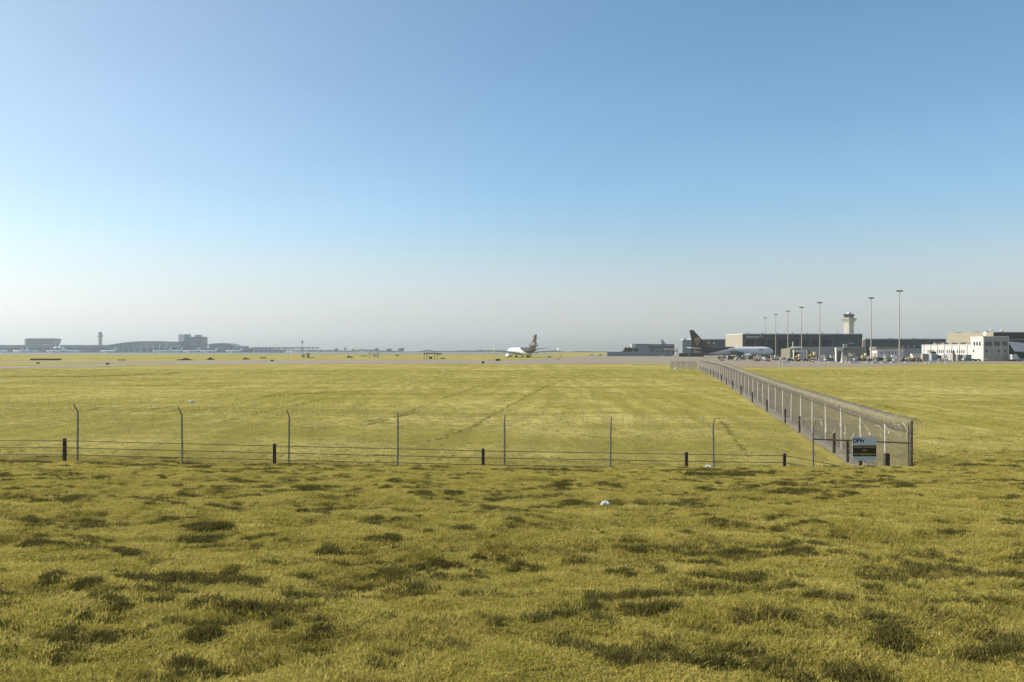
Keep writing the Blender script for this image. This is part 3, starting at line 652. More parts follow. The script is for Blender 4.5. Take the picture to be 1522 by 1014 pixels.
# ------------------------------------------------------------------ litter
def litter(name, label, px, d, z, s, seed):
    r = random.Random(seed); bm = bmesh.new(); bmesh.ops.create_icosphere(bm, subdivisions=3, radius=1)
    for v in bm.verts:
        c = v.co; n = 1 + .28*math.sin(5*c.x+seed)*math.cos(4*c.y) + .16*math.sin(11*c.z+9*c.x) + r.uniform(-.08, .08)
        v.co = Vector((c.x*n*s, c.y*n*s*.8, max(c.z, -.35)*n*s*.62 + .3*s*.62))
    me = bpy.data.meshes.new(name); bm.to_mesh(me); bm.free(); me.materials.append(M['plastic'])
    o = bpy.data.objects.new(name, me); COL.objects.link(o); o.location = (PX(px, d), d, z); return tag(o, label, 'litter')
x, d = hit(900, 751); litter('plastic_bag', 'crumpled white plastic bag lying in the near grass in front of the fence', 900, d, hz(x, d) + .02, .125, 1)
litter('plastic_bag', 'white plastic bag caught at the foot of a front fence post', 1053, 41.0, PZ(695, 41), .17, 2)
litter('plastic_bag', 'white plastic bag lying out on the field grass far behind the fence', 284, hit(284,599)[1], .05, .32, 4)
litter('plastic_sheet', 'pale pinkish plastic sheet lying on the grass beside the far fence return', 1004.5, hit(1004.5,549)[1], .1, .55, 5)
# ------------------------------------------------------------------ aircraft
M['gold_dull'] = mat('darker_gold_paint', (0.15, 0.105, 0.030), 0.5, 0, 0.1, 1)  # darker gold, set to subdue sunlight on the taxiing airplane's emblem
M['tan_grey'] = mat('engine_cowl_paint', (0.16, 0.145, 0.115), 0.4, 0.1, 0.1, 0.6)
def airfoil(xle, chord, y, z, th, n=8):
    """closed section in the x-z plane at spanwise y; leading edge at xle (nose +x)"""
    up = [(0, 0), (.05, .55), (.2, .95), (.4, 1.0), (.7, .6), (1, .06)]
    pts = [(xle - chord*u, y, z + th*v*.6) for u, v in up] + [(xle - chord*u, y, z - th*v*.4) for u, v in reversed(up)]
    return pts
def fin_section(xle, chord, z, th):
    up = [(0, 0), (.08, .6), (.3, 1.0), (.6, .75), (1, .08)]
    return [(xle - chord*u, th*v/2, z) for u, v in up] + [(xle - chord*u, -th*v/2, z) for u, v in reversed(up)]
def fuselage_rings(L, r, zc, nseg=28, nx=44, x0=None):
    x0 = L*.47 if x0 is None else x0; rings = []
    for i in range(nx + 1):
        u = i / nx; x = x0 - L*u
        if u < .12: k = math.sqrt(max(1 - (1 - u/.12)**2, 0))**.9; dz = -.22*r*(1-u/.12)**1.6
        elif u > .64: t = (u-.64)/.36; k = 1 - .93*t**1.55; dz = .62*r*t**1.5
        else: k = 1; dz = 0
        k = max(k, .015)
        rings.append([(x, r*k*math.sin(2*math.pi*j/nseg), zc + dz + r*k*math.cos(2*math.pi*j/nseg)) for j in range(nseg)])
    return rings
def nacelle(parent, x, y, z, L, r, mats, name='engine'):
    mb = MB(); mb.lathe([(r*.80, L*.5), (r*.95, L*.46), (r, L*.25), (r*.96, -L*.1), (r*.72, -L*.5), (r*.66, -L*.5), (r*.66, -L*.3)], (x, y, z), 'X', 20, 0, False)
    mb.lathe([(r*.80, L*.5), (r*.74, L*.4), (r*.05, L*.36)], (x, y, z), 'X', 20, 1, False); mb.lathe([(r*.66, -L*.34), (r*.3, -L*.42), (r*.05, -L*.72)], (x, y, z), 'X', 16, 2, False)
    e = mb.build(name, mats, parent, True); return e
def gear(parent, x, y, zt, wr, pairs, nose=False):
    mb = MB(); mb.bar((x, y, zt), (x, y, wr), .16, 10); mb.bar((x + .9, y, zt - .2), (x, y, wr*1.8), .09, 8)
    if len(pairs) > 1: mb.bar((x+pairs[0], y, wr), (x+pairs[-1], y, wr), .13, 8)
    g = mb.build('landing_gear', M['alu'], parent)
    for px in pairs:
        for s in (-1, 1):
            yy = y + s*(.32 if nose else .52); w_ = .18 if nose else .24
            MB().lathe([(wr*.45, -w_), (wr*.9, -w_), (wr, -w_*.6), (wr, w_*.6), (wr*.9, w_), (wr*.45, w_)], (x+px, yy, wr), 'Y', 18).build('wheel', M['black'], g, True)
    return g
def airliner(name, label, loc, rz, L=58.0, r=2.95, zc=4.6, span=50.0, scheme='cargo', trijet=False, fin_h=11.5, group=None, detail=True):
    t = thing(name, label, 'airplane', loc, rz, group)
    x0 = L*.47
    if scheme == 'cargo':                                        # brown tail swept forward over the roof
        pick = None; mats = [livery('fuselage_livery', L, r, zc)]; tailm = M['brown']
    else: pick = None; mats = [M['white_plane'] if scheme == 'white' else M['alu']]; tailm = M['white_plane'] if scheme != 'grey' else M['steelblue']
    mb = MB(); rings = fuselage_rings(L, r, zc, nseg=36 if detail else 14, nx=60 if detail else 22); mb.loft(rings, 0, True, pick); fus = mb.build('fuselage', mats, t, True)
    if detail:
        xs = x0 - L*.035
        for s in (-1, 1):
            for k in range(3):
                a = .25 + .30*k; y_ = s*r*.62*math.sin(a); MB().box(xs - .25*k - .35, xs - .25*k + .05, y_ - .28, y_ + .28, zc + r*.16, zc + r*.36).build('cockpit_window', M['glass'], fus)
        d = MB(); d.box(x0 - L*.20, x0 - L*.14, -r*1.004, -r*.93, zc - .5*r*.2, zc + r*.55); d.build('cargo_door', M['grey_plane'] if scheme != 'cargo' else M['cream'], fus)
    xr = L*.12; cr = L*.20; ct = L*.045; sw = span*.30; zw = zc - r*.55; dih = span*.045
    for s in (1, -1):
        mb = MB(); mb.loft([airfoil(xr, cr, s*r*.5, zw, 2.0), airfoil(xr - sw*.40, cr*.58, s*span*.20, zw + dih*.4, 1.3), airfoil(xr - sw, ct, s*span*.49, zw + dih, .6)])
        wg = mb.build('wing', M['grey_plane'], t, True)
        if detail or scheme == 'cargo':
            mb = MB(); mb.loft([[(p[0], s*span*.49 + s*.02*(k), p[2]) for k, p in enumerate(airfoil(xr - sw + .2, ct, 0, zw + dih, .34))], [(p[0], s*(span*.49 + 1.0), p[2]) for p in airfoil(xr - sw - 1.7, ct*.4, 0, zw + dih + 1.9, .14)]]); mb.build('winglet', M['white_plane'], wg, True)
        if detail:
            for q in (.22, .32, .42): MB().loft([[(xr-sw*q*2-cr*.5+3.0, s*span*q+a, zw+dih*q*2-.55+b) for a, b in ((-.2,-.2),(.2,-.2),(.2,.3),(-.2,.3))], [(xr-sw*q*2-cr*.5-1.6, s*span*q+a, zw+dih*q*2-.2+b) for a, b in ((-.05,-.1),(.05,-.1),(.05,.1),(-.05,.1))]]).build('flap_fairing', M['grey_plane'], wg)
        ey = s*span*.165; ex = xr - sw*.22 + 2.2; ez = zw - 1.55
        e = nacelle(t, ex, ey, ez, 5.6 if detail else 4.6, 1.45 if r > 2.5 else 1.0, [M['white_plane'], M['blackbox'], M['alu']])
        MB().loft([[(ex+1.2, ey+a, ez+.9+b) for a, b in ((-.18,0),(.18,0),(.18,.5),(-.18,.5))], [(ex-3.4, ey+a, ez+1.1+b) for a, b in ((-.12,0),(.12,0),(.12,.7),(-.12,.7))]]).build('pylon', M['grey_plane'], e)
        # tailplane
        xt = x0 - L*.86; mb = MB(); mb.loft([airfoil(xt, L*.115, s*r*.35, zc + r*.50, .7), airfoil(xt - span*.14, L*.04, s*span*.185, zc + r*.50 + span*.022, .22)]); mb.build('tailplane', M['grey_plane'] if scheme != 'cargo' else M['cream'] if not trijet else M['grey_plane'], t, True)
        if trijet and s > 0: pass
    xf = x0 - L*.775; zf = zc + r*.75
    lo = zf + (3.4 if trijet else 0)
    mb = MB(); secs = []
    fch, fta, fsw = (.165, .60, .125) if trijet else (.20, .76, .190)
    for q in np.linspace(0, 1, 9):
        zz = lo + (fin_h - (3.4 if trijet else 0))*q - (.0 if q else .4); secs.append(fin_section(xf - (L*fsw)*q - (2.2 if trijet else 0), L*fch*(1 - fta*q), zz, .75*(1-.6*q)))
    mb.loft(secs); fin = mb.build('tail_fin', tailm, t, True)
    mb = MB(); 
    for s in (1, -1): mb.bar((xf - L*fch*.72 - (2.2 if trijet else 0), s*.26, lo + fin_h*.05), (xf - L*fsw*.6 - L*fch*(1-fta*.6)*.72 - (2.2 if trijet else 0), s*.16, lo + (fin_h - (3.4 if trijet else 0))*.6), .04, 4)
    mb.build('rudder_hinge', M['blackbox'], fin)
    if scheme == 'cargo':                                        # gold shield emblem with letters on both fin faces
        for s in (-1, 1):
            sc = fin_h*.20; cx = xf - L*fsw*.36 - L*fch*(1-fta*.36)*.52 - (2.2 if trijet else 0); cz = lo + fin_h*.36; yy = s*.42
            poly = [(-.9,1.0),(-.45,1.12),(0,1.16),(.45,1.12),(.9,1.0),(.92,.1),(.75,-.45),(.4,-.85),(0,-1.15),(-.4,-.85),(-.75,-.45),(-.92,.1)]
            mb = MB(); mb.prism([(cx + a*sc*.86, cz + b*sc) for a, b in poly], yy - .03, yy + .03); em = mb.build('emblem', M['gold_dark'] if not trijet else M['gold_dull'], fin)
            text_mb('ups', sc*1.25, M['brown'], 'lettering', em, (cx, yy + s*.045, cz - .05*sc), (R(90), 0, 0 if s < 0 else R(180)), .01, width=sc*1.35, bold=.03)
    if trijet:
        e = MB(); ez = zc + r + 1.75
        e.lathe([(1.55, 5.2), (1.8, 4.9), (1.9, 2.0), (1.85, -2.5), (1.4, -5.2), (1.22, -5.2)], (xf - 6.6, 0, ez), 'X', 22, 0, False); e.lathe([(1.55,5.2),(1.35,4.2),(.1,4.0)], (xf - 6.6, 0, ez), 'X', 22, 1, False); e.lathe([(1.02,-5.2),(.5,-4.9),(.08,-6.2)], (xf - 6.6, 0, ez), 'X', 16, 2, False)
        e.build('tail_engine', [M['tan_grey'], M['blackbox'], M['alu']], t, True)
        MB().loft([[(xf-1, s*.45, z_) for s, z_ in ((-1, zc+r*.55), (1, zc+r*.55), (1, ez), (-1, ez))], [(xf-10, s*.3, z_) for s, z_ in ((-1, zc+r*.55), (1, zc+r*.55), (1, ez), (-1, ez))]]).build('engine_support', M['brown'], t)
    wr = .62
    if detail:
        for s in (1, -1): gear(t, -.02*L, s*r*1.55, zw, wr, (-.75, .75))
        if trijet: gear(t, -.035*L, 0, zc - r*.8, wr, (0,))
        gear(t, x0 - L*.10, 0, zc - r*.8, .5, (0,), True)
    else:
        for s in (1, -1): gear(t, -.02*L, s*r*1.3, zw, .55, (0,))
        gear(t, x0 - L*.10, 0, zc - r*.8, .45, (0,), True)
    return t
d = 600; airliner('cargo_airplane', 'white and brown three engined cargo airplane taxiing away beyond the middle of the field', (PX(775, d+8), d+8, .06), R(110), L=60, span=51.5, trijet=True, fin_h=10.2)
d = 585; airliner('cargo_airplane', 'dark brown tailed cargo airplane with gold emblem parked before the grey hangars', (PX(1092, d), d, .06), R(3), L=62, r=3.15, zc=4.9, span=52, fin_h=13.0)
d = 900; airliner('jet_airplane', 'dark tailed airplane half hidden behind the blast wall and low grey building', (PX(1012, d), d, .06), R(12), L=44, r=2.4, zc=4.2, span=36, scheme='grey', fin_h=10.6, detail=False)

FARZ = lambda d: -0.004 * max(d - 900, 0) + .06
far_planes = [(-2, 1960, 20, 'cut off by the frame edge at the far terminal'), (30, 1930, 172, 'at the far terminal before the long grey hotel'), (45, 1900, 60, 'nose on, under the middle of the long grey hotel'), (81, 1930, 185, 'below the white tent roof of the far terminal'),
 (108, 1950, 10, 'between the white tent roof and the far control tower'), (160, 1950, 176, 'just past the far control tower'), (240, 1930, 200, 'under the low domed hall roof'), (284, 1900, 180, 'below the tall far hotel, facing its taller end'), (310, 1910, 184, 'just past the tall far hotel with its tail raised clear'), (347, 1930, 180, 'under the small end dome of the far terminal'), (258, 1940, 178, 'between the domed hall and the tall far hotel')]
fp0 = None
for px, d, a, lab in far_planes:
    if fp0 is None:
        fp0 = airliner('jet_airplane', 'white airliner parked ' + lab, (PX(px, d), d, FARZ(d)), R(a), L=42, r=2.1, zc=3.7, span=36, scheme='white', fin_h=8.0, detail=False, group='white airliners parked at the far terminals')
    else: dup(fp0, (PX(px, d), d, FARZ(d)), R(a), 'white airliner parked ' + lab)

# ------------------------------------------------------------------ buildings near the apron
def bld(name, label, px0, px1, d0, depth, pytop, m, cat='building', base=None, roofm=None, trim=True, x_from_d=None):
    """box building: front face at distance d0 between photo columns px0..px1; returns (empty, width, height)"""
    x0, x1 = PX(px0, d0), PX(px1, d0); zb = FARZ(d0) - .06 if base is None else base; h = PZ(pytop, d0) - zb
    t = thing(name, label, cat, ((x0+x1)/2, d0, zb)); w_ = (x1 - x0)
    MB().box(-w_/2, w_/2, 0, depth, -2, h).build('wall', m, t)
    if trim:
        mb = MB(); e = .25; mb.box(-w_/2-e, w_/2+e, -e, .35, h-.25, h+.35); mb.box(-w_/2-e, w_/2+e, depth-.35, depth+e, h-.25, h+.35); mb.box(-w_/2-e, -w_/2+.35, .36, depth-.36, h-.25, h+.35); mb.box(w_/2-.35, w_/2+e, .36, depth-.36, h-.25, h+.35)
        mb.box(-w_/2+.35, w_/2-.35, .36, depth-.36, h+.004, h+.06)
        mb.build('roof_trim', roofm or M['conc_pale'], t)
    return t, w_, h
def rows(t, name, m, xs, z0, z1, wd, y=-.06, dep=.1, split=True, fr=None):
    for x in xs:
        o = MB().box(x-wd/2, x+wd/2, y, y+dep, z0, z1).build(name, m, t)
        if fr: mb = MB(); f = .14; mb.box(x-wd/2-f, x+wd/2+f, y-.04, y+.02, z1, z1+f); mb.box(x-wd/2-f, x+wd/2+f, y-.10, y+.02, z0-f, z0); mb.box(x-wd/2-f, x-wd/2, y-.04, y+.02, z0, z1); mb.box(x+wd/2, x+wd/2+f, y-.04, y+.02, z0, z1); mb.build('frame', fr, o)

# hangar with the pale lettered sign
D = 650; t, w_, h = bld('hangar', 'huge charcoal hangar with pale lettering and a wide dark open doorway', 1104, 1281.8, D, 52, 496.6, M['char'], 'hangar')
dz0, dz1 = 0.0, PZ(505, D); xa, xb = PX(1107, D) - t.location.x, PX(1237, D) - t.location.x
MB().box(-w_/2-.06, -w_/2-.02, .6, 51.4, 0.2, h-.3).build('side_cladding', M['beige'], t)
MB().box(xa, xb, -.10, -.02, 0, dz1).build('doorway_panel', M['shade_dark'], t)  # dark slab on the solid wall paints the shade inside the doorway
mb = MB()
for k in range(9): q = xa + (xb-xa)*k/8; mb.box(q-.18, q+.18, -.22, -.12, 0, dz1)
mb.build('door_mullion', M['olive'], t)
MB().box(PX(1122, D)-t.location.x, PX(1136, D)-t.location.x, -.16, -.11, 0, dz1-1.0).build('door_panel', M['dark_red'], t)
MB().box(PX(1205, D)-t.location.x, PX(1217, D)-t.location.x, -.16, -.11, 0, dz1-.6).build('door_panel', M['dark_red'], t)
sx = PX(1118.5, D) - t.location.x; text_mb('American', 3.2, M['white'], 'lettering', t, (sx, -.12, PZ(500.6, D)), width=11.0, depth=.04, bold=.07)
ex = PX(1132, D) - t.location.x; mb = MB(); mb.prism([(ex-1.6, PZ(498.2, D)), (ex-.7, PZ(498.0, D)), (ex+.6, PZ(500.4, D)), (ex-.2, PZ(500.7, D))], -.14, -.06); mb.prism([(ex+.2, PZ(500.9, D)), (ex+2.0, PZ(499.3, D)), (ex+1.2, PZ(500.6, D)), (ex-.6, PZ(502.0, D))], -.14, -.06); mb.build('emblem', M['white'], t)
MB().box(PX(1262, D)-t.location.x, PX(1269.5, D)-t.location.x, -.14, -.05, PZ(511, D), PZ(509.8, D)).build('small_sign', M['cream'], t)
for k in range(7): MB().lathe([(.7,0),(.7,1.0),(1.0,1.1),(.2,1.5)], (-w_/2+8+k*12.5, 14, h), n=12).build('roof_vent', M['galv'], t)
# second hangar
D = 720; t, w_, h = bld('hangar', 'lower charcoal hangar with pinkish end wall behind the tallest light masts', 1286.5, 1406, D, 45, 504.0, M['char'], 'hangar')
MB().box(-w_/2-.08, -w_/2-.02, .5, 44.5, .2, h-.3).build('side_cladding', M['pink'], t)
mb = MB(); mb.box(-w_/2-2.6, -w_/2-.1, -.3, 2.0, 0, h-.3); mb.build('corner_pier', M['pink'], t)
MB().box(PX(1289, D)-t.location.x, PX(1404, D)-t.location.x, -.1, -.02, 0, PZ(516, D)).build('doorway_panel', M['shade_dark'], t)  # solid near-black slab in place of the shaded hall behind the door
rows(t, 'roof_vent', M['galv'], [PX(p, D)-t.location.x for p in (1292, 1332, 1368)], h+.1, h+.9, 5.0, 10, 3)
rows(t, 'wall_lamp', M['cream'], [PX(p, D)-t.location.x for p in (1342, 1350, 1359)], PZ(516.5, D), PZ(514.3, D), 1.4, -.3, .25)
# hangar behind the brown tail
D = 760; t, w_, h = bld('hangar', 'slate grey hangar standing behind the parked brown airplane tail', 1028, 1078, D, 50, 504.6, M['char2'], 'hangar')
MB().box(PX(1015, D)-t.location.x, -w_/2-.02, 2, 40, -1, h-.6).build('side_wing', M['bluegrey'], t)
MB().box(-w_/2+2, -w_/2+9, -.1, -.02, 0, h-3).build('doorway_panel', M['greybox'], t)
rows(t, 'wall_sign', M['gold'], [PX(1053.5, D)-t.location.x], PZ(511, D), PZ(508, D), 2.0, -.1, .06); rows(t, 'wall_sign', M['cream'], [PX(1061, D)-t.location.x], PZ(511.5, D), PZ(508.8, D), 1.6, -.1, .06); rows(t, 'wall_sign', M['cream'], [PX(1064.5, D)-t.location.x], PZ(514, D), PZ(512, D), .6, -.1, .06)
rows(t, 'roof_vent', M['white'], [-w_/2-4], h-.4, h+1.0, 3.4, 10, 3)
# long low cargo sheds
D = 820; t, w_, h = bld('cargo_shed', 'long low grey cargo shed with a dark eave behind the blast wall', 964, 1016, D, 30, 512.2, M['shed'], roofm=M['char2'])
MB().box(-w_/2+.5, w_/2-.5, -1.4, -.05, h-3.2, h-2.0).build('canopy', M['char'], t); rows(t, 'loading_door', M['shade_dark'], np.linspace(-w_/2+4, w_/2-4, 6), 0, 4.2, 3.6)
D = 810; t, w_, h = bld('cargo_shed', 'blue grey windowless block standing beside the two dark trees', 944, 964.5, D, 26, 511.8, M['bluegrey'], roofm=M['char2'])
rows(t, 'louvre', M['char'], [-w_/2+2.5], h-5.5, h-4.6, 3.5); rows(t, 'louvre', M['char'], [-w_/2+2.5], h-8.4, h-7.5, 3.5); MB().box(-w_/2-3.4, -w_/2-.04, 2, 9, -1, h+.4).build('stair_tower', M['white'], t)
D = 700; t, w_, h = bld('blast_wall', 'long low blue grey blast wall at the edge of the apron', 902.5, 1000, D, .8, 523.2, M['bluegrey'], 'wall', trim=False)
MB().box(-w_/2-.05, w_/2+.05, -.08, .88, h, h+.18).build('coping', M['conc_grey'], t); rows(t, 'pilaster', M['conc_grey'], np.linspace(-w_/2+1, w_/2-1, 11), 0, h-.02, .5, -.25, .24)
MB().box(w_*.30, w_*.36, -.12, -.02, .2, 1.4).build('wall_panel', M['teal'], t)
# gantry frames beyond the wall
for k, (px, lab) in enumerate(((993, 'open steel gantry frame standing next to the blast wall end'), (1003, 'open steel gantry frame standing just short of the brown airplane tail'))):
    d = 690; t = thing('gantry', lab, 'gantry', (PX(px, d), d, .05)); hh = PZ(519.5, d)
    for s in (-2.4, 2.4): MB().box(s-.25, s+.25, -.25, .25, 0, hh).build('leg', M['olive'], t)
    MB().box(-2.9, 2.9, -.3, .3, hh, hh+.8).build('beam', M['conc_pale'], t); MB().box(-2.1, 2.1, -.15, .15, hh-1.9, hh-1.1).build('walkway', M['galv_dark'], t)
d = 640; t = thing('container', 'long dark brown container row standing under the parked airplane tail', 'container', (PX(1028, d), d, .05)); wc = 36/F*d
mb = MB(); mb.box(-wc/2, wc/2, 0, 2.4, .15, 3.0)
for k in range(30): q = -wc/2 + wc*k/29; mb.box(q-.12, q+.12, -.07, -.005, .3, 2.85)
mb.build('body', M['brown'], t); rows(t, 'corner_post', M['black'], np.linspace(-wc/2+.1, wc/2-.1, 4), .15, 3.02, .2, -.1, .09); MB().box(-wc*.13, -wc*.11, -.12, -.08, .2, 2.9).build('door_bar', M['cream'], t)
# shed in front of the hangars
D = 560; t, w_, h = bld('equipment_shed', 'broad low grey shed in front of the charcoal hangar doorway', 1192, 1285, D, 22, 516.2, M['shed'], roofm=M['conc_grey'])
mb = MB(); mb.prism([(-w_/2-.3, h), (-w_/2-8, h-1.3), (-w_/2-8, 0), (-w_/2-.3, 0)], 1, 20); mb.build('lean_to', M['olive'], t)
MB().box(PX(1255, D)-t.location.x, w_/2+.08, -.5, -.04, 0, h-.6).build('olive_front', M['olive'], t); rows(t, 'door', M['greybox'], np.linspace(-w_/2+4, 4, 4), 0, 3.4, 3.2)
MB().box(PX(1252.3, D)-t.location.x, PX(1258.5, D)-t.location.x, -1.6, -.55, PZ(518, D), PZ(511.3, D)).build('roof_cabin', M['tan'], t)
MB().box(PX(1252, D)-t.location.x, PX(1260, D)-t.location.x, -1.3, 1, PZ(519.4, D), PZ(518.02, D)).build('cabin_floor', M['blackbox'], t)
D = 540; t, w_, h = bld('equipment_shed', 'low pale grey shed between the white office cabin and the white terminal', 1343, 1371, D, 16, 518.6, M['shed'], roofm=M['conc_grey']); rows(t, 'door', M['greybox'], [-w_/2+4, 0, w_/2-4], 0, 3.2, 3)
D = 500; t, w_, h = bld('office_cabin', 'white office cabin with a row of small windows below the tallest mast', 1304, 1343, D, 10, 519.6, M['white'], 'cabin', base=.05)
rows(t, 'window', M['glass'], np.linspace(-w_*.16, w_*.33, 5), h-3.0, h-1.2, .55, fr=M['greybox']); rows(t, 'dark_panel', M['greybox'], [-w_*.34], h-2.8, h-1.6, 2.2)
MB().box(-w_/2-1.2, w_/2+.4, -.8, 8.5, h+.40, h+1.7).build('roof', M['olive'], t)

# white terminal, long lit side and shaded end
D = 431; t = thing('airport_building', 'white two storey building with a shaded window end and a long lower wing', 'building', (PX(1461.3, D), D, .0)); x0 = PX(1461.3, D)
WT = PX(1499, D) - x0; HT = PZ(500.8, D); dm = x0*F/(1442.6-761) - D; de = x0*F/(1370-761) - D; HL = PZ(513, 470)
MB().box(0, WT, 0, dm, -1, HT).build('tall_block', M['white'], t); MB().box(0.02, WT, dm+.01, de, -1, HL).build('low_wing', M['white'], t)
mb = MB(); mb.box(-.2, WT+.2, -.2, dm+.2, HT, HT+.35); mb.box(-.2, WT, dm+.22, de+.2, HL, HL+.3); mb.build('coping', M['conc_pale'], t)
MB().box(.02, WT-.02, -.12, -.01, 0, HT-.05).build('end_shade_facing', M['beige'], t)  # beige over the white end wall puts its shade into the colour
zz = [PZ(p, D) for p in (513.8, 508.0, 523.8, 519.5)]
for pa, pb in ((1463.3, 1474.0), (1477.5, 1486.0), (1489.0, 1497)):
    o = MB().box(PX(pa, D)-x0, PX(pb, D)-x0, -.20, -.13, zz[0], zz[1]).build('window', M['glass'], t)
    mb = MB(); a, b = PX(pa, D)-x0, PX(pb, D)-x0; mb.box(a-.12, b+.12, -.34, -.14, zz[0]-.18, zz[0]-.003); mb.box(a-.12, b+.12, -.30, -.14, zz[1]+.003, zz[1]+.15)
    for q in np.linspace(a, b, 4): mb.box(q-.05, q+.05, -.25, -.205, zz[0], zz[1])
    mb.build('frame', M['beige'], o)
for p in (1466, 1475.5, 1484.5, 1494):
    q = PX(p, D)-x0; mb = MB(); n = 10; mb.prism([(q + .48*math.cos(2*math.pi*k/14), (zz[2]+zz[3])/2 + .85*math.sin(2*math.pi*k/14)) for k in range(14)], -.19, -.13); mb.build('window', M['glass'], t)
for p in (1461.9, 1475.5, 1487.4, 1498.4): q = PX(p, D)-x0; MB().box(q-.22, q+.22, -.5, -.21, 0, HT-.2).build('pilaster', M['cream'], t)
for k in range(3): MB().box(-.10, -.02, 2.2+k*2.6, 3.6+k*2.6, PZ(513.5, D), PZ(508.2, D)).build('window', M['glass'], t)
MB().box(-.10, -.02, 8.3, 9.2, 4.9, 6.3).build('window', M['glass'], t)
for k in range(22): yy = dm + 5 + k*2.6; 
for k, yy in enumerate(np.linspace(dm+6, de-6, 20)):
    if k % 5 != 4: MB().box(-.08, 0.0, yy, yy+.9, 4.2, 6.0).build('window', M['glass'], t)
MB_ = MB()
for yy in np.linspace(dm+3, de-3, 7): MB_.bar((-.12, yy, 0), (-.12, yy, HL-.1), .10, 6)
MB_.build('downpipe', M['galv'], t)
for k in range(5): MB().box(3, 6, dm+6+k*9, dm+9+k*9, HL+.32, HL+1.4).build('roof_unit', M['galv'], t)
for k, yy in enumerate((dm+8, dm+26, dm+42)): MB().box(-.09, 0.01, yy, yy+3.2, 0, 3.2).build('door', M['greybox'], t)
mb = MB(); mb.lathe([(.15, 0), (.15, 1.2)], (5, 7, HT+.3), n=8); mb.lathe([(1.5, .6), (1.1, .2), (.05, 0)], (4.4, 6.6, HT+1.6), 'X', 16, 0, False); mb.build('roof_dish', M['white'], t)
for yy in np.linspace(dm+6, de-5, 4): mb = MB(); mb.bar((1, yy, HL), (1, yy, HL+2.2), .06); mb.build('roof_antenna', M['galv'], t)
# beige warehouse behind
D = 520; t, w_, h = bld('warehouse', 'tall beige warehouse with speckled side wall and dark front, tallest at the frame edge', 1477, 1590, D, 55, 494.2, M['shade_dark'], 'warehouse', roofm=M['tan'])  # front wall coloured near-black: its shade is part of the paint
MB().box(-w_/2-.3, -w_/2-.02, -.1, 54.8, 0, h+.1).build('side_cladding', M['beige_dot'], t)
for p in (1481.5, 1497.5): MB().lathe([(.5,0),(.5,.8),(1.0,.9),(1.0,1.6),(.2,2.0)], (PX(p, D)-t.location.x, 6, h), n=12).build('roof_vent', M['white'], t)
for yy in (10, 22, 44): MB().box(-w_/2+1, -w_/2+4, yy, yy+3, h+.06, h+.9).build('roof_unit', M['galv'], t)
MB().box(-w_/2+.5, w_/2, -.25, -.05, h-5.0, h-4.3).build('eave_band', M['olive'], t)
D = 455; t, w_, h = bld('canopy_shed', 'open canopy with sloping slate roof beside the white building end', 1500.5, 1590, D, 14, 509.5, M['shade_dark'], 'shed', trim=False)  # near-black block puts the shade under the canopy roof into colour
mb = MB(); z1, z2, z3 = PZ(508.2, D), PZ(522.0, D), PZ(515, D); mb.add([(-w_/2-.3, -5.5, z2), (w_/2, -5.5, z2-.8), (w_/2, .2, z3), (-w_/2-.3, .2, z1+.2), (-w_/2-.3, -5.5, z2-.4), (w_/2, -5.5, z2-1.2), (w_/2, .2, z3-.4), (-w_/2-.3, .2, z1-.2)], [(0,1,2,3),(7,6,5,4),(0,4,5,1),(1,5,6,2),(2,6,7,3),(3,7,4,0)]); mb.build('roof', M['bluegrey'], t)
rows(t, 'post', M['galv'], np.linspace(-w_/2, w_/2-.5, 6), 0, z2-1.0, .25, -5.3, .25)

# control tower behind the hangars
D = 1000; t = thing('control_tower', 'pale concrete control tower with flared cab rising behind the charcoal hangar', 'tower', (PX(1261.8, D), D, -.4)); t.rotation_euler = (0, 0, R(28))
z = lambda py: PZ(py, D) + .4
def sq(s, zz, c=.14):
    a = s; b = s*(1-c); return [(a,-b,zz),(a,b,zz),(b,a,zz),(-b,a,zz),(-a,b,zz),(-a,-b,zz),(-b,-a,zz),(b,-a,zz)]
MB().loft([sq(4.3, 0), sq(4.3, z(484)), sq(4.9, z(479)), sq(6.6, z(475.4)), sq(6.6, z(474.9))]).build('shaft', M['cream'], t)
mb = MB()
for k in range(4):
    a = math.pi/2*k; 
    for o_ in (-1.2, 1.2): c, s_ = math.cos(a), math.sin(a); mb.bar((4.36*c - o_*s_, 4.36*s_ + o_*c, 1), (4.36*c - o_*s_, 4.36*s_ + o_*c, z(485)), .22, 4)
mb.build('shaft_rib', M['conc_pale'], t)
MB().loft([sq(7.0, z(474.8)), sq(7.0, z(473.4))]).build('balcony', M['conc_grey'], t); MB().loft([sq(4.6, z(473.3)), sq(4.6, z(472.4))]).build('cab_base', M['cream'], t)
MB().loft([sq(3.9, z(472.3)), sq(5.1, z(468.2)), sq(5.1, z(467.6)), sq(3.2, z(466.6))]).build('cab', M['glass'], t); MB().loft([sq(2.2, z(466.5)), sq(2.0, z(465)), sq(1.2, z(464))]).build('roof_dome', M['white'], t)
mb = MB()
for a, b, hh in ((2.6, 1, 4), (-2.2, -2, 3), (-1, 2.4, 5), (1.2, -2.2, 3)): mb.bar((a, b, z(466.8)), (a, b, z(466.8)+hh), .12, 6)
mb.build('antenna', M['galv'], t)

